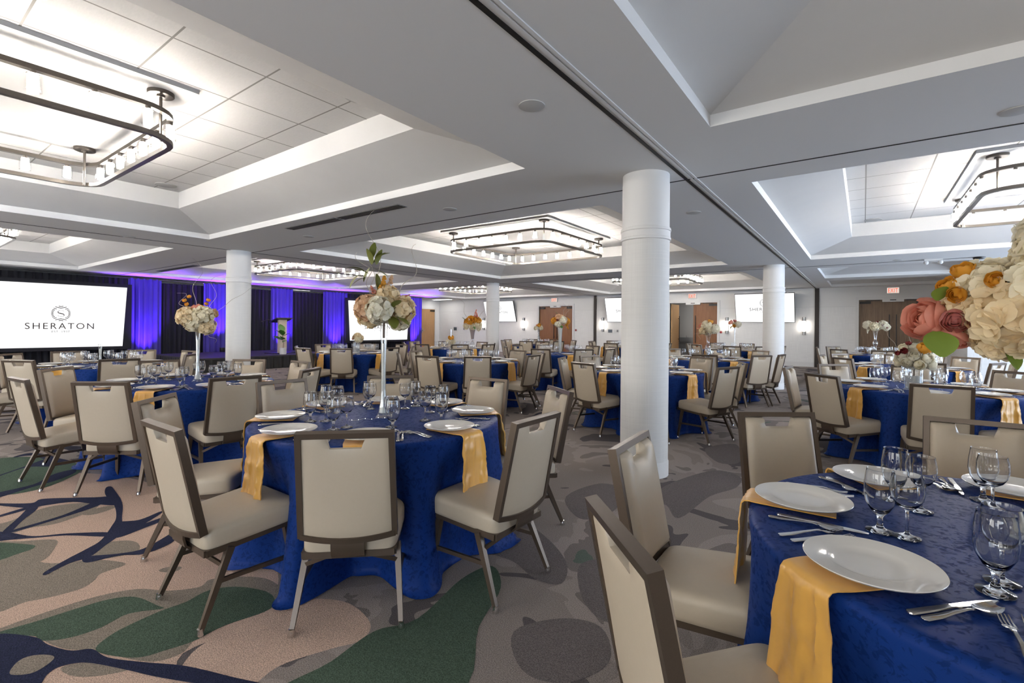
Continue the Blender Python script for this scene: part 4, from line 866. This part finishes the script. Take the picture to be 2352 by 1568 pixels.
def rose(R, seed, layers=5, opening=1.0):             # layers of cupped overlapping petals, axis +z
    rr = random.Random(seed); m = MB(); m.ball((0,0,-R*.05), R*.36, 10, 7)
    for l in range(layers):
        u = l/(layers-1); cnt = 3+(l+1)//2; rl = R*(.34+.62*u); top = rad(14+48*u*opening); half = PI/cnt*(1.45-.25*u)
        for k in range(cnt):
            a = 2*PI*(k+.5*(l % 2))/cnt+rr.uniform(-.2,.2)+l*.7; tp = top*rr.uniform(.8,1.15); vs = []; fl = rr.uniform(.04,.14)*R
            for i in range(7):
                s = i/6
                for j in range(7):
                    v = -1+j/3; th = rad(150)+(tp-rad(150))*s*(1-.16*v*v*s); w = half*min(1, .35+.9*s)*math.sqrt(max(.05, 1-.25*s**4))
                    r = rl*(1+.03*sin(5*v+l+k))+fl*s**4-.05*R*(1-s)-R*.04*v*v*s
                    vs.append((r*sin(th)*cos(a+w*v), r*sin(th)*sin(a+w*v), r*cos(th)*.92))
            m.add(vs, [(i*7+j, i*7+j+1, (i+1)*7+j+1, (i+1)*7+j) for i in range(6) for j in range(6)])
    return m
def plume(L_, r, seed):
    rr = random.Random(seed); m = MB()
    for i in range(46):
        u = rr.random(); a = rr.uniform(0, 6.28); q = r*(1-u)**.8*rr.uniform(.5,1); m.ball((q*cos(a), q*sin(a), L_*u), r*.28, 6, 4)
    return m
def curl(p, d, L_, seed, amp=.06):
    rr = random.Random(seed); pts = []; p = Vector(p); d = Vector(d).normalized(); u = d.orthogonal().normalized(); v = d.cross(u); ph = rr.uniform(0, 6)
    for i in range(22):
        s = i/21; pts.append(p+d*L_*s+u*amp*sin(s*9+ph)*s+v*amp*cos(s*7+ph)*s)
    return pts
FB = {}
def bloom(kind, matk, R, seed, hi):
    k = (kind, matk, round(R, 3), seed, hi)
    if k not in FB:
        b = floret_ball(R, 130 if hi else 60, seed, .24 if hi else .32, hi) if kind == 'hyd' else rose(R, seed, 5 if hi else 3) if kind == 'rose' else plume(R*3.2, R, seed)
        FB[k] = b.mesh({'hyd':'hydrangea_head','rose':'rose_head','plume':'flower_plume'}[kind], M[matk], angle=70)
    return FB[k]
def arrangement(loc, label, blooms, leaves=(), twigs=(), hi=False):
    t = thing('flower_arrangement', label, 'flowers', loc)
    for kind, matk, p, R, d in blooms:
        nm = {'hyd':'hydrangea_head','rose':'rose_head','plume':'flower_plume'}[kind]
        o = link(nm, bloom(kind, matk, R, len(nm)+int(abs(p[0])*100) % 3, hi), t, p); o.rotation_mode = 'QUATERNION'
        o.rotation_quaternion = Vector(d).to_track_quat('Z', 'Y')
    for p, d, l, w, mk in leaves:
        lm = leaf_mesh(l, w, .2, 7); o = lm.obj('leaf', M[mk], t, angle=80); o.location = p; o.rotation_mode = 'QUATERNION'
        q = Vector(d).to_track_quat('Y', 'Z'); o.rotation_quaternion = q
    for p, d, l, s in twigs:
        MB().tube(curl(p, d, l, s), [.0028-.0018*i/21 for i in range(22)], 5).obj('curly_twig', M['twig'], t)
    m = MB(); m.tube([(0,0,-.12),(0,0,.02)], .008, 6); m.obj('stem_bundle', M['twigd'], t)
    return t
def vase(kind, loc, h, label):
    t = thing('glass_vase', label, 'vase', loc)
    def shell(prof, n=32, mk='vglass', nm='glass_body', mod=None):
        inn = [(max(1e-6, r-.0025), z) for r, z in reversed(prof)]; MB().lathe(prof+inn[:-1]+[(1e-6, prof[0][1]+.004)], n, mod=mod).obj(nm, M[mk], t, angle=60)
    if kind == 'tower':
        prof = [(.050,0),(.049,.004),(.034,.03*h/.6),(.022,.09*h/.6),(.0175,.18*h/.6),(.0165,.32*h/.6),(.019,.45*h/.6),(.0235,.56*h/.6),(.027,h)]
        shell(prof, 32, mod=lambda a, z: 1+.10*cos(4*a)*max(0, 1-z/.06)); MB().lathe([(1e-6,.01)]+[(r*.78, z) for r, z in prof[2:-2]]+[(.0145,h*.78),(1e-6,h*.78)], 20).obj('bead_filling', M['bead'], t)
    elif kind == 'ball':
        prof = [(.06,0),(.06,.004),(.045,.05),(.028,.12*h/.57),(.026,.2*h/.57),(.045,.225*h/.57),(.052,.26*h/.57),(.044,.295*h/.57),(.024,.32*h/.57),(.026,.38*h/.57),(.038,.48*h/.57),(.062,h)]
        shell(prof)
        if 'rose' in label: MB().lathe([(1e-6,.325*h/.57),(.02,.33*h/.57),(.022,.38*h/.57),(.034,.48*h/.57),(.05,.95*h),(1e-6,.95*h)], 20).obj('glitter_filling', M['pinkfill'], t)
    elif kind == 'cone':
        prof = [(.032,0),(.033,.003),(.033,.1),(.038,.3),(.048,.48),(.060,h)]; shell(prof); MB().lathe([(1e-6,.005)]+[(r*.9, z) for r, z in prof[1:-1]]+[(.052,h*.93),(1e-6,h*.93)], 20).obj('bead_filling', M['bead'], t)
    elif kind == 'slim':
        prof = [(.05,0),(.048,.006),(.016,.03),(.012,.1),(.013,.35),(.02,.5),(.028,h)]; shell(prof)
    else:
        prof = [(.074,0),(.075,.003),(.075,h)]; shell(prof); MB().lathe([(1e-6,.006),(.069,.006),(.069,h*.55),(1e-6,h*.55)], 24).obj('bead_filling', M['bead'], t)
    return t
def rnd_blooms(R, spec, seed, lowcut=-.35):
    rr = random.Random(seed); out = []; n = len(spec)
    for i, (kind, mk, r) in enumerate(spec):
        z = 1-(1-lowcut)*(i+.5)/n; a = i*2.4+rr.uniform(-.3,.3); q = math.sqrt(max(0, 1-z*z)); d = (q*cos(a), q*sin(a), z); out.append((kind, mk, (d[0]*R, d[1]*R, d[2]*R*.85+.03), r, d))
    return out
# camera directions for describing sides: r right, b towards the camera
def rb(c): v = Vector(c).normalized(); return Vector((v.y, -v.x, 0)), Vector((-v.x, -v.y, 0))
def frm(c, x, z, y=0): r, b = rb(c); p = r*x+b*y; return (p.x, p.y, z)
U = Vector((0,0,1))
# front table: tall tower with cream, peach and white hydrangeas
c = (-2.555,2.07); vase('tower', (*c, TZ), .62, 'tall slim bead-filled vase on the front table left of the large column')
f = lambda x, z, y=0: frm(c, x, z, y)
arrangement((*c, TZ+.64), 'tall bouquet of cream and white hydrangeas with olive leaves, left of the large column',
 [('hyd','peach',f(-.10,.075,.02),.085,f(-.6,.2,.8)), ('hyd','white',f(-.03,.06,.09),.085,f(-.1,.1,1)), ('hyd','cream',f(.115,.07,.03),.085,f(.6,.1,.7)), ('hyd','cream',f(.02,.15,.02),.075,f(0,.8,.5)), ('hyd','ivory',f(.10,.0,-.02),.07,f(.5,-.4,.5)), ('hyd','cream',f(-.09,.03,-.08),.08,f(-.5,0,-.6)), ('hyd','white',f(.05,.05,-.1),.08,f(.3,.1,-.9)),
  ('plume','goldf',f(-.01,.19,.03),.030,f(.12,1,.1)), ('plume','peach',f(.03,.20,0),.03,f(.2,1,0)), ('plume','coral',f(.11,.14,.03),.018,f(.9,.45,.1)), ('plume','coral',f(-.06,.17,.03),.018,f(-.3,.6,.3))],
 [(f(.07,.02,.09), f(.8,-.35,.5), .11, .085, 'leafy'), (f(.05,.02,.09), f(.15,-.55,.6), .10, .07, 'leafy'), (f(.06,.08,.1), f(.3,.5,.6), .09, .06, 'leafy')] +
 [(f(x, z, .01), f(dx, dz, .2), .105, .05, 'leafy') for x, z, dx, dz in ((-.10,.30,-.8,.3),(-.13,.32,-.9,.25),(-.16,.29,-.5,-.6),(-.08,.36,-.2,1),(-.07,.37,.5,.6),(-.06,.33,.7,-.3),(-.09,.34,-.4,-.7),(-.05,.30,.2,-.9),(-.11,.28,-.9,-.4),(-.05,.36,.2,.9),(-.08,.40,.1,.9),(-.06,.40,.7,.4))],
 [(f(-.05,.12,.02), f(-.35,1,0), .30, 3), (f(-.04,.1,0), f(-.05,1,0), .62, 5), (f(.08,.12,0), f(.45,1,-.1), .40, 9), (f(-.06,.1,.02), f(-.2,1,0), .34, 12)], hi=True)
t = thing('fairy_light_string', 'thin wire of tiny lights lying at the foot of the tall front vase', 'string lights', (*c, TZ))
pts = [Vector(f(.05-.02*i, .004+.002*(i % 2), .05+.018*sin(i*1.3)+.004*i)) for i in range(14)]; MB().tube(pts, .0008, 4).obj('wire', M['wire'], t)
m = MB()
for p in pts[::2]: m.ball(p+Vector((0,0,.003)), .0022, 6, 4)
m.obj('light_beads', M['fairy'], t)
# large bouquet at the right edge
c = (.40,1.99); vase('tower', (*c, TZ), .60, 'tall vase on the right front table just outside the right edge')
f = lambda x, z, y=0: frm(c, x, z, y)
big = arrangement((*c, TZ+.62), 'huge close cream and gold bouquet with coral peony at the right edge', [],
 [(f(-.205,-.018,.12), f(.35,-1,.75), .085, .085, 'leafg'), (f(-.205,.075,.10), f(.3,.8,.5), .055, .045, 'leafg'), (f(-.06,-.055,.1), f(.4,-.8,.3), .07, .05, 'leafg')], hi=True)
for kind, mk, p, R, d in [('hyd','cream',f(-.04,.03,.10),.105,f(-.3,-.1,1)), ('hyd','ivory',f(.02,.10,.10),.105,f(0,.4,1)), ('hyd','ivory',f(-.10,.10,.05),.085,f(-.6,.4,.7)), ('hyd','cream',f(-.13,.04,.06),.07,f(-.8,0,.6)), ('hyd','ivory',f(.06,.19,.06),.105,f(.1,.9,.5)), ('hyd','cream',f(-.06,-.02,.07),.075,f(-.4,-.5,.8)), ('hyd','white',f(.12,.06,.06),.1,f(.7,.1,.6)), ('hyd','cream',f(.03,-.01,.06),.085,f(.2,-.4,.8)), ('hyd','cream',f(.02,.05,-.1),.11,f(0,0,-1)), ('hyd','white',f(.03,.25,.02),.075,f(.1,1,.3)),
  ('rose','coral',f(-.235,.02,.06),.068,f(-.7,.2,.7)), ('rose','coral',f(-.175,-.035,.07),.045,f(-.2,-.9,.5)), ('rose','rose',f(-.165,.015,.125),.036,f(.2,-.25,1)), ('rose','goldf',f(-.185,.12,.09),.030,f(-.5,.6,.6)), ('rose','goldf',f(-.15,.165,.09),.030,f(-.2,.9,.5)), ('rose','goldf',f(-.08,.125,.155),.024,f(.2,.3,1)), ('rose','goldf',f(-.16,.09,.125),.025,f(-.3,-.2,1))]:
    nm = 'hydrangea_head' if kind == 'hyd' else 'rose_head'
    me = (floret_ball(R, 105, int(R*1000), .31, True) if kind == 'hyd' else rose(R, int(R*1000), 5)).mesh(nm, M[mk], angle=70)
    o = link(nm, me, big, p); o.rotation_mode = 'QUATERNION'; o.rotation_quaternion = Vector(d).to_track_quat('Z', 'Y')
# second left table
c = (-5.60,2.13); vase('tower', (*c, TZ), .56, 'tall slim bead-filled vase left of the stage column'); f = lambda x, z, y=0: frm(c, x, z, y)
arrangement((*c, TZ+.58), 'cream hydrangea bouquet with coral and peach roses against the purple drapes',
 [('hyd','cream',f(-.09,.09,.02),.10,f(-.5,.2,.8)), ('hyd','ivory',f(.04,.10,.07),.10,f(.1,.2,1)), ('hyd','cream',f(.07,.0,.04),.09,f(.4,-.5,.7)), ('hyd','ivory',f(-.04,.02,.04),.08,f(-.2,-.5,.7)), ('hyd','cream',f(0,.06,-.09),.10,f(0,.1,-1)),
  ('rose','coral',f(-.02,.19,.03),.045,f(-.2,1,.3)), ('rose','peach',f(.14,.13,.04),.05,f(.8,.3,.5)), ('rose','goldf',f(.03,.19,.03),.035,f(.2,1,.3)), ('rose','goldf',f(-.12,.26,0),.022,f(-.4,1,.4)), ('rose','goldf',f(-.08,.30,0),.022,f(0,1,.4)), ('rose','goldf',f(.09,.27,0),.022,f(.3,1,.4)), ('rose','goldf',f(.07,.23,.02),.02,f(.3,1,.6)), ('rose','goldf',f(-.10,.22,.02),.022,f(-.5,.8,.4))],
 [(f(.11,.13,.06), f(.3,-.4,.6), .07,.05,'leafy'), (f(0,.16,.07), f(-.2,.2,.8), .06,.04,'leafy')],
 [(f(-.02,.15,0), f(0,1,0), .55, 21), (f(.09,.15,0), f(.25,1,0), .42, 24), (f(.12,.13,0), f(1,.75,0), .48, 26), (f(-.1,.15,0), f(-.4,1,0), .2, 28), (f(.06,.0,0), f(.5,-1,0), .2, 30)], hi=True)
c = (-8.72,2.08); vase('tower', (*c, TZ), .30, 'short clear vase on the far left table, below the large screen')
# second row
c = (-5.47,6.34); vase('ball', (*c, TZ), .57, 'clear ball-stem vase with rose grey filling left of the thin far column'); f = lambda x, z, y=0: frm(c, x, z, y)
arrangement((*c, TZ+.59), 'bouquet of golden roses over cream roses with a coral plume, centre left',
 [('rose','goldf',f(-.03,.10,.06),.085,f(-.1,.5,1)), ('rose','goldf',f(.09,.11,.03),.065,f(.5,.6,.6)), ('rose','goldf',f(-.11,.09,.0),.055,f(-.8,.4,.3)), ('rose','goldf',f(.02,.1,-.08),.08,f(0,.5,-1)), ('rose','ivory',f(0,.0,.08),.065,f(0,-.1,1)), ('rose','ivory',f(.10,.03,.05),.065,f(.6,.1,.6)), ('rose','ivory',f(-.11,.0,.03),.06,f(-.8,-.1,.5)), ('rose','ivory',f(.11,-.03,.0),.055,f(.7,-.4,.4)), ('rose','ivory',f(0,.02,-.08),.07,f(0,0,-1)), ('plume','coral',f(.05,.16,0),.04,f(.1,1,0))],
 [(f(-.13,.1,.02), f(-.6,.9,.2), .08,.05,'leaf'), (f(.02,0,.12), f(.4,-.7,.6), .06,.04,'leaf')], [(f(.1,.1,0), f(.4,1,0), .45, 33), (f(-.08,.1,0), f(-.35,1,0), .45, 36)])
c = (-8.80,6.4); vase('cyl', (*c, TZ), .24, 'low clear cylinder vase before the right screen'); arrangement((*c, TZ+.26), 'low loose bouquet of beige and peach flowers on the table before the stage', rnd_blooms(.09, [('hyd','cream',.075),('hyd','ivory',.07),('rose','peach',.045),('hyd','cream',.07),('rose','coral',.03),('hyd','ivory',.07),('hyd','cream',.06)], 5), [((.1,0,.02),(1,0,.2),.1,.05,'leafy'),((-.1,0,.02),(-1,.3,.2),.1,.05,'leafy')])
c = (.42,6.45); vase('cyl', (*c, TZ), .235, 'clear bead-filled cylinder vase in the middle of the right room'); f = lambda x, z, y=0: frm(c, x, z, y)
arrangement((*c, TZ+.25), 'round bouquet of white roses with one golden bloom before the walnut door',
 [('rose','white',f(-.06,.02,.10),.055,f(-.3,-.3,1)), ('rose','ivory',f(.045,.0,.11),.055,f(.3,-.3,1)), ('rose','white',f(.0,.09,.11),.06,f(0,.3,1)), ('rose','white',f(.11,.07,.07),.06,f(.7,.2,.7)), ('rose','white',f(-.11,.08,.06),.06,f(-.7,.2,.7)), ('rose','ivory',f(-.13,.02,.0),.055,f(-1,-.1,.2)), ('rose','white',f(.14,.0,.0),.06,f(1,0,.2)), ('hyd','white',f(0,.08,-.03),.13,f(0,1,0)), ('rose','goldf',f(.08,.165,.05),.07,f(.3,.9,.4)), ('rose','ivory',f(-.09,.17,.03),.045,f(-.4,.8,.4)), ('rose','burg',f(-.08,.135,.10),.035,f(-.2,.4,.9)), ('rose','burg',f(-.13,.11,.08),.025,f(-.6,.4,.6)), ('rose','burg',f(-.045,.215,.02),.028,f(0,1,.2)), ('rose','ivory',f(.0,.17,-.03),.05,f(0,1,0))],
 [(f(-.02,.2,0), f(.5+.12*k, 1-.1*k, .1), .13,.012,'leaf') for k in range(6)], [(f(-.03,.18,0), f(.0,1,0), .26, 41), (f(-.13,.12,0), f(-.4,.9,0), .3, 43), (f(.12,.15,0), f(.6,.9,0), .3, 47)], hi=True)
# third row
c = (-5.53,9.42); vase('cone', (*c, TZ), .62, 'white bead-filled cone vase in front of the closed brown door'); f = lambda x, z, y=0: frm(c, x, z, y)
arrangement((*c, TZ+.64), 'bouquet of golden and white flowers in front of the closed brown door', [('rose','peach',f(-.04,.17,.06),.075,f(-.2,.7,.7)), ('hyd','white',f(.07,.10,.08),.085,f(.3,.1,1)), ('hyd','white',f(-.05,.02,.08),.075,f(-.2,-.2,1)), ('hyd','goldf',f(-.13,.09,.03),.08,f(-1,.1,.4)), ('hyd','goldf',f(.15,.08,.0),.08,f(1,.1,.3)), ('plume','goldf',f(.14,.02,.03),.04,f(.4,-1,.2)), ('rose','burg',f(-.06,.10,.12),.03,f(-.2,0,1)), ('rose','peach',f(.03,.2,0),.05,f(.2,1,0)), ('hyd','goldf',f(0,.1,-.1),.1,f(0,0,-1))], [(f(-.06,.22,0), f(-.5,1,.1), .1,.06,'leafy'), (f(.03,-.02,.1), f(.1,-.6,.8), .08,.06,'leaf')], [(f(.07,.2,0), f(.15,1,0), .28, 51), (f(.12,.2,0), f(.4,1,0), .3, 53)])
c = (-9.0,9.55); vase('slim', (*c, TZ), .12, 'small stemmed vase on the far left table near the oak door'); arrangement((*c, TZ+.14), 'small golden and cream bouquet on the far left table near the oak door', [('rose','goldf',(0,0,.13),.085,(.1,-.3,1)), ('rose','ivory',(.08,-.05,.02),.07,(.7,-.5,.2)), ('rose','ivory',(-.06,-.07,.02),.07,(-.4,-.8,.2)), ('rose','ivory',(0,.08,.02),.07,(0,1,.2))])
c = (-2.45,9.85); vase('ball', (*c, TZ), .50, 'clear ball-stem vase before the open brown door'); f = lambda x, z, y=0: frm(c, x, z, y)
arrangement((*c, TZ+.52), 'blush hydrangea bouquet with red and golden accents before the open brown door', [('hyd','ivory',f(-.03,.12,.05),.095,f(-.2,.5,.8)), ('hyd','white',f(.12,.06,.03),.09,f(.8,.1,.5)), ('hyd','cream',f(-.10,.03,.03),.075,f(-.7,-.1,.6)), ('rose','ivory',f(.03,.02,.1),.045,f(.1,-.2,1)), ('hyd','ivory',f(.0,.04,-.08),.1,f(0,0,-1)), ('rose','coral',f(-.14,.13,.0),.05,f(-.8,.6,.2)), ('rose','goldf',f(.04,.20,.02),.055,f(.2,1,.2)), ('plume','coral',f(-.15,.06,.03),.02,f(-1,.2,.2))], [(f(-.1,-.01,.05), f(-.8,-.5,.4), .09,.05,'leafy')], [(f(-.12,.0,.02), f(-1,-.3,0), .15, 61), (f(-.12,0,.02), f(-.7,-.9,0), .13, 63)])
# back row
c = (-2.86,14.3); vase('slim', (*c, TZ), .66, 'slim frosted vase under the right wall television'); arrangement((*c, TZ+.68), 'small red and white bouquet under the right wall television', [('rose','coral',(-.10,-.06,.07),.07,(-.6,-.4,.6)), ('hyd','white',(.09,-.02,.02),.085,(.7,-.3,.4)), ('rose','goldf',(0,-.09,-.02),.05,(0,-1,-.1)), ('rose','rose',(0,0,.12),.05,(.2,0,1)), ('hyd','ivory',(0,.08,.03),.08,(0,1,.2))], [((-.05,-.08,-.02),(-.4,-.5,-.6),.1,.06,'leafy')])
c = (-8.55,13.2); vase('ball', (*c, TZ), .52, 'clear ball-stem vase at the left jamb of the closed brown door'); arrangement((*c, TZ+.54), 'small gold, coral and white bouquet at the left jamb of the closed brown door', [('rose','ivory',(-.07,-.08,.0),.075,(-.4,-.8,.1)), ('rose','white',(.10,-.03,.0),.075,(.8,-.4,.1)), ('rose','goldf',(.04,-.04,.09),.07,(.3,-.4,.8)), ('rose','coral',(-.05,0,.1),.055,(-.3,-.1,1)), ('rose','ivory',(0,.09,.03),.08,(0,1,.2))])
c = (.22,14.2); vase('ball', (*c, TZ), .60, 'clear ball-stem vase in front of the walnut door'); f = lambda x, z, y=0: frm(c, x, z, y)
arrangement((*c, TZ+.62), 'bouquet of pale round blooms with dark red hearts before the walnut door', [('hyd','white',f(-.15,.08,.02),.10,f(-.7,.4,.5)), ('hyd','ivory',f(-.02,.05,.08),.10,f(0,.2,1)), ('hyd','white',f(.14,.08,.03),.10,f(.7,.4,.5)), ('hyd','white',f(.2,.03,0),.08,f(1,0,.2)), ('rose','burg',f(.14,.08,.12),.03,f(.2,.1,1)), ('rose','burg',f(.22,.02,.07),.025,f(.5,0,1)), ('rose','burg',f(.03,.14,.05),.04,f(.1,.8,.5)), ('rose','burg',f(-.12,.02,.1),.025,f(-.3,-.2,1)), ('plume','white',f(-.14,-.02,.03),.03,f(-.1,-1,.1)), ('hyd','ivory',f(.02,.05,-.08),.1,f(0,0,-1))])

# ------------------------------------------------------------------ world and camera
w = bpy.data.worlds.new('daylight'); bpy.context.scene.world = w; w.use_nodes = True
bg = w.node_tree.nodes['Background']; bg.inputs[1].default_value = 6.5
nt = w.node_tree; tc = nt.nodes.new('ShaderNodeTexCoord'); sp = nt.nodes.new('ShaderNodeSeparateXYZ'); nt.links.new(tc.outputs['Generated'], sp.inputs[0])
mr = nt.nodes.new('ShaderNodeMapRange'); mr.inputs['From Min'].default_value = 0.; mr.inputs['From Max'].default_value = .8; nt.links.new(sp.outputs['X'], mr.inputs[0])
mx = nt.nodes.new('ShaderNodeMixRGB'); mx.inputs[1].default_value = (1.18, 1.11, 1.03, 1); mx.inputs[2].default_value = (1.25, 1.5, 1.9, 1); nt.links.new(mr.outputs[0], mx.inputs[0]); nt.links.new(mx.outputs[0], bg.inputs[0])
cam = bpy.data.cameras.new('camera'); co = bpy.data.objects.new('camera', cam); C.objects.link(co)
F_, YAW, ROLL, CY = 1107.8, .6303, -.008782, 747.9
cam.sensor_width = 36; cam.sensor_fit = 'HORIZONTAL'; cam.lens = F_/2352*36; cam.shift_y = (CY-784)/2352; cam.clip_start = .05; cam.clip_end = 200
fw = Vector((-sin(YAW), cos(YAW), 0)); r0 = Vector((cos(YAW), sin(YAW), 0)); d0 = Vector((0,0,-1))
rt = r0*cos(ROLL)+d0*sin(ROLL); dn = -r0*sin(ROLL)+d0*cos(ROLL)
co.matrix_world = Matrix(((rt.x,-dn.x,-fw.x,0),(rt.y,-dn.y,-fw.y,0),(rt.z,-dn.z,-fw.z,1.37),(0,0,0,1)))
sc = bpy.context.scene; sc.camera = co
sc.view_settings.view_transform = 'Standard'; sc.view_settings.look = 'None'; sc.view_settings.gamma = 1; sc.view_settings.use_curve_mapping = False
sc.view_settings.exposure = 0.12
sc.cycles.max_bounces = 10; sc.cycles.diffuse_bounces = 3; sc.cycles.adaptive_threshold = .04; sc.cycles.glossy_bounces = 4; sc.cycles.transmission_bounces = 9; sc.cycles.transparent_max_bounces = 20
sc.cycles.caustics_reflective = False; sc.cycles.caustics_refractive = False; sc.cycles.sample_clamp_indirect = 4; sc.cycles.use_denoising = True; sc.cycles.use_light_tree = False
